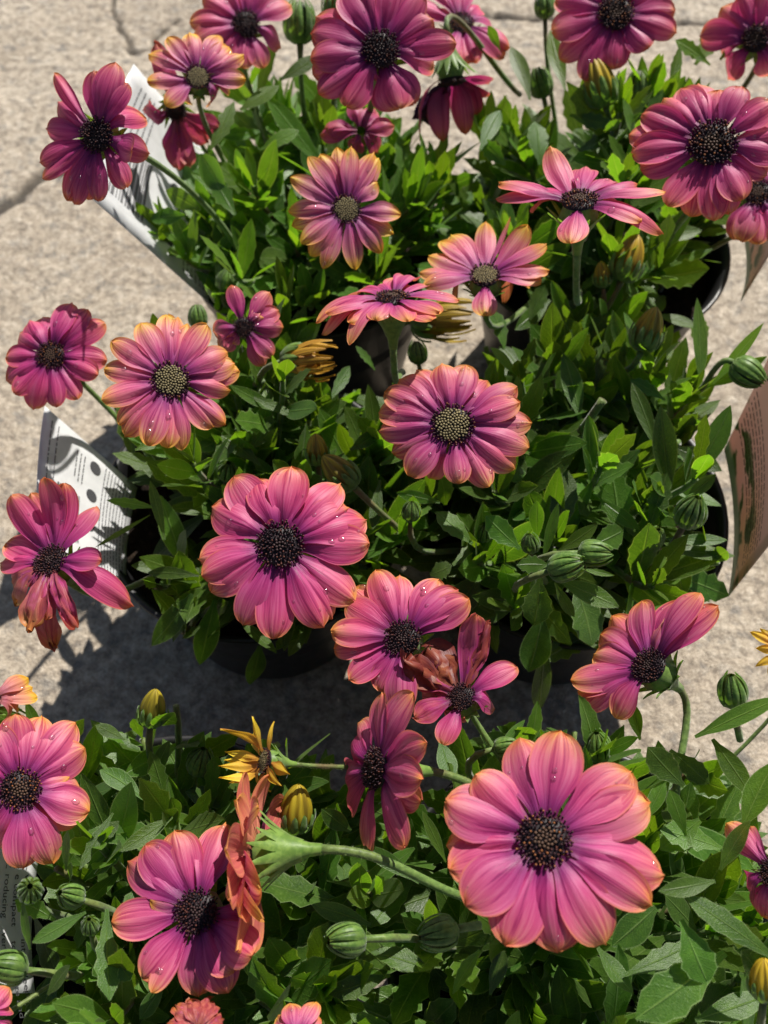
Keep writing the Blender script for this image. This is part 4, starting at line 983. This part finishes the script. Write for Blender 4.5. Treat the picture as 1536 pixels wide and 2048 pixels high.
# two cut flower stalks
def stub(plant, a, b, ha, hb):
    A, B = at_h(*a, ha), at_h(*b, hb); pl = PLANT[plant]
    vs_, fs, uv = tube([A + (B - A) * (i / 5) - pl.location for i in range(6)], [0.0018] * 5 + [0.0021], 9, hairs=260)
    o = obj('cut_stem', mesh('stem', vs_, fs, M['stem'], uv), pl); o['label'] = 'hairy cut stem stub with pale hollow end'
stub('D', (1160, 865), (1206, 800), .165, .18); stub('D', (1305, 880), (1358, 888), .165, .172)

# ------------------------------------------------------------------ plant labels (stuck upright between pot and plant)
def frame(c4):
    """corners: far-top, near-top, near-bottom, far-bottom -> origin, along (far->near), down (top->bottom), normal, size"""
    ft, nt, nb_, fb = c4
    u = ((nt - ft) + (nb_ - fb)) * 0.5; v = ((fb - ft) + (nb_ - nt)) * 0.5
    return ft, u, v
def card(name, label, corners, mat, decorate, curve=0.004):
    c4 = [at_h(*c) for c in corners]
    O = sum(c4, Vector()) / 4
    nrm = (c4[1] - c4[0]).cross(c4[3] - c4[0]).normalized()
    if nrm.dot(CAMP - O) < 0: nrm = -nrm
    def S(u, v, lift=0.0):
        p = (c4[0] * (1 - u) + c4[1] * u) * (1 - v) + (c4[3] * (1 - u) + c4[2] * u) * v
        return p - nrm * (curve * 4 * u * (1 - u)) + nrm * lift - O
    N = 12; V, UV = [], []
    for i in range(N):
        for j in range(N):
            V.append(S(i / (N - 1), j / (N - 1))); UV.append((i / (N - 1), 1 - j / (N - 1)))
    n0 = len(V); F = grid_faces(N, N)
    V += [p - nrm * 0.0005 for p in V]; UV += UV
    F2 = [tuple(n0 + x for x in reversed(f)) for f in F]
    rim = [i * N for i in range(N)] + [(N - 1) * N + j for j in range(1, N)] + [i * N + N - 1 for i in range(N - 2, -1, -1)] + [j for j in range(N - 2, 0, -1)]
    F3 = [(rim[i], rim[(i + 1) % len(rim)], rim[(i + 1) % len(rim)] + n0, rim[i] + n0) for i in range(len(rim))]
    e = empty('plant_label', O); e['label'] = label; e['category'] = 'plant label'; e['group'] = 'labels pushed into the pots'
    obj('card', mesh('card', V, F + F2 + F3, mat, UV), e)
    LU = (c4[1] - c4[0]).length; LV = (c4[3] - c4[0]).length
    def quads(nm, rects, mt, lift=0.0004):
        vv, ff = [], []
        for (u0, v0, u1, v1) in rects:
            o0 = len(vv); n_ = 4
            for a in range(n_):
                u = u0 + (u1 - u0) * a / (n_ - 1); vv += [S(u, v0, lift), S(u, v1, lift)]
            for a in range(n_ - 1): ff.append((o0 + 2 * a, o0 + 2 * a + 1, o0 + 2 * a + 3, o0 + 2 * a + 2))
        o = obj(nm, mesh(nm, vv, ff, mt, smooth=False), e); return o
    def ring(cu, cv, r, mt, inner=0.72):
        vv, ff = [], []; n_ = 24
        for q in (1.0, inner):
            for a in range(n_):
                an = 2 * math.pi * a / n_; vv.append(S(cu + r / LU * q * math.cos(an), cv + r / LV * q * math.sin(an), 0.0004))
        for a in range(n_): ff.append((a, (a + 1) % n_, n_ + (a + 1) % n_, n_ + a))
        o0 = len(vv)
        for a in range(10):
            an = 2 * math.pi * a / 10; q = r * (0.5 if a % 2 else 0.28); vv.append(S(cu + q / LU * math.cos(an), cv + q / LV * math.sin(an), 0.0004))
        ff.append(tuple(o0 + a for a in range(10)))
        obj('icon', mesh('icon', vv, ff, mt, smooth=False), e)
    def text(lines, u0, v0, size, mt, lead=1.25, flip=True):
        """each line runs along u (far->near); successive lines step towards the card's top edge"""
        for i, s in enumerate(lines):
            if not s: continue
            cu = bpy.data.curves.new('text', 'FONT'); cu.body = s; cu.size = size; cu.resolution_u = 2
            tmp = bpy.data.objects.new('tmp', cu); COL.objects.link(tmp)
            dg = bpy.context.evaluated_depsgraph_get()
            me = bpy.data.meshes.new_from_object(tmp.evaluated_get(dg))
            bpy.data.objects.remove(tmp); bpy.data.curves.remove(cu)
            for vt in me.vertices:
                x, yy = vt.co.x, vt.co.y
                vt.co = S(u0 + x / LU, v0 - i * size * lead / LV + yy / LV, 0.0004)
            me.materials.clear(); me.materials.append(mt)
            obj('text_line', me, e)
    decorate(quads, ring, text, LU, LV)
    return e
def barcode(quads, u0, u1, v0, v1, mt, seed):
    r = random.Random(seed); x = v0; rects = []
    while x < v1:
        wd = r.choice([0.006, 0.010, 0.016, 0.022]); rects.append((u0, x, u1, min(v1, x + wd))); x += wd + r.choice([0.007, 0.010, 0.016])
    quads('barcode', rects, mt)
def fine_print(quads, u0, u1, v0, v1, n, mt, seed):
    r = random.Random(seed); rects = []
    for i in range(n):
        v = v0 + (v1 - v0) * i / max(1, n - 1); u = u0
        while u < u1 - 0.01:
            l_ = r.uniform(0.015, 0.06); rects.append((u, v, min(u1, u + l_), v + 0.010)); u += l_ + 0.012
    quads('fine_print', rects, mt)
def deco_A(quads, ring, text, LU, LV):
    barcode(quads, .45, .86, .10, .40, M['inkgrey'], 3); fine_print(quads, .08, .40, .12, .30, 5, M['inkgrey'], 4); ring(.82, .62, .0035, M['ink'], .3); ring(.45, .62, .0035, M['ink'], .3)
    fine_print(quads, .1, .95, .74, .95, 7, M['inkgrey'], 5)
def deco_C(quads, ring, text, LU, LV):
    fine_print(quads, .05, .75, .08, .15, 2, M['inkgrey'], 6); barcode(quads, .40, .75, .20, .44, M['ink'], 7); fine_print(quads, .1, .3, .36, .44, 3, M['ink'], 9)
    for u in (.12, .33, .56, .78): ring(u, .56, .0034, M['ink'], .3)
    fine_print(quads, .06, .94, .66, .94, 9, M['inkgrey'], 8)
def deco_D(quads, ring, text, LU, LV):
    for u in (.10, .34, .58, .82): ring(u, .36, .0030, M['inkbrown'], .45)
    fine_print(quads, .05, .30, .30, .32, 2, M['inkbrown'], 1); fine_print(quads, .36, .9, .28, .31, 2, M['inkbrown'], 2)
    fine_print(quads, .05, .92, .52, .78, 8, M['inkbrown'], 12)
def deco_B(quads, ring, text, LU, LV): fine_print(quads, .1, .9, .55, .75, 5, M['inkbrown'], 14)
def deco_E(quads, ring, text, LU, LV):
    ring(.20, .20, .0034, M['ink'], .3)
    text(['with the a    into a deep', 'e compact    to tolerate and', 'roducing    ver for', 'ts     wers', 'Regul', 'nts regu', 'ummer.'], .30, .86, .0042, M['ink'])
    fine_print(quads, .05, .27, .62, .86, 6, M['inkgrey'], 21)
card('plant_label', 'grey-white barcode label leaning out over the cracked concrete, in shade', [(268,128,.185),(172,385,.185),(425,612,.105),(440,330,.105)], M['card'], deco_A)
card('plant_label', 'bright white sunlit label with barcode and dark round icons', [(90,812,.148),(80,1120,.148),(255,1190,.105),(275,975,.105)], M['card'], deco_C)
card('plant_label', 'pink and orange printed label with a column of round icons', [(1592,600,.19),(1592,1020,.19),(1456,1192,.105),(1448,900,.105)], M['print'], deco_D)
card('plant_label', 'coral and grey label half hidden behind the dewy pink flower', [(1590,250,.18),(1580,440,.18),(1481,602,.105),(1478,440,.105)], M['print'], deco_B)
card('plant_label', 'white label printed with lines of readable text, behind green buds', [(-90,1640,.175),(-100,1990,.175),(70,1985,.135),(92,1650,.135)], M['card'], deco_E)
print('leaf counts', LEAFCOUNT, 'objects', len(bpy.data.objects))
for (x, y, r_, t) in FLOWER_INFO: pass
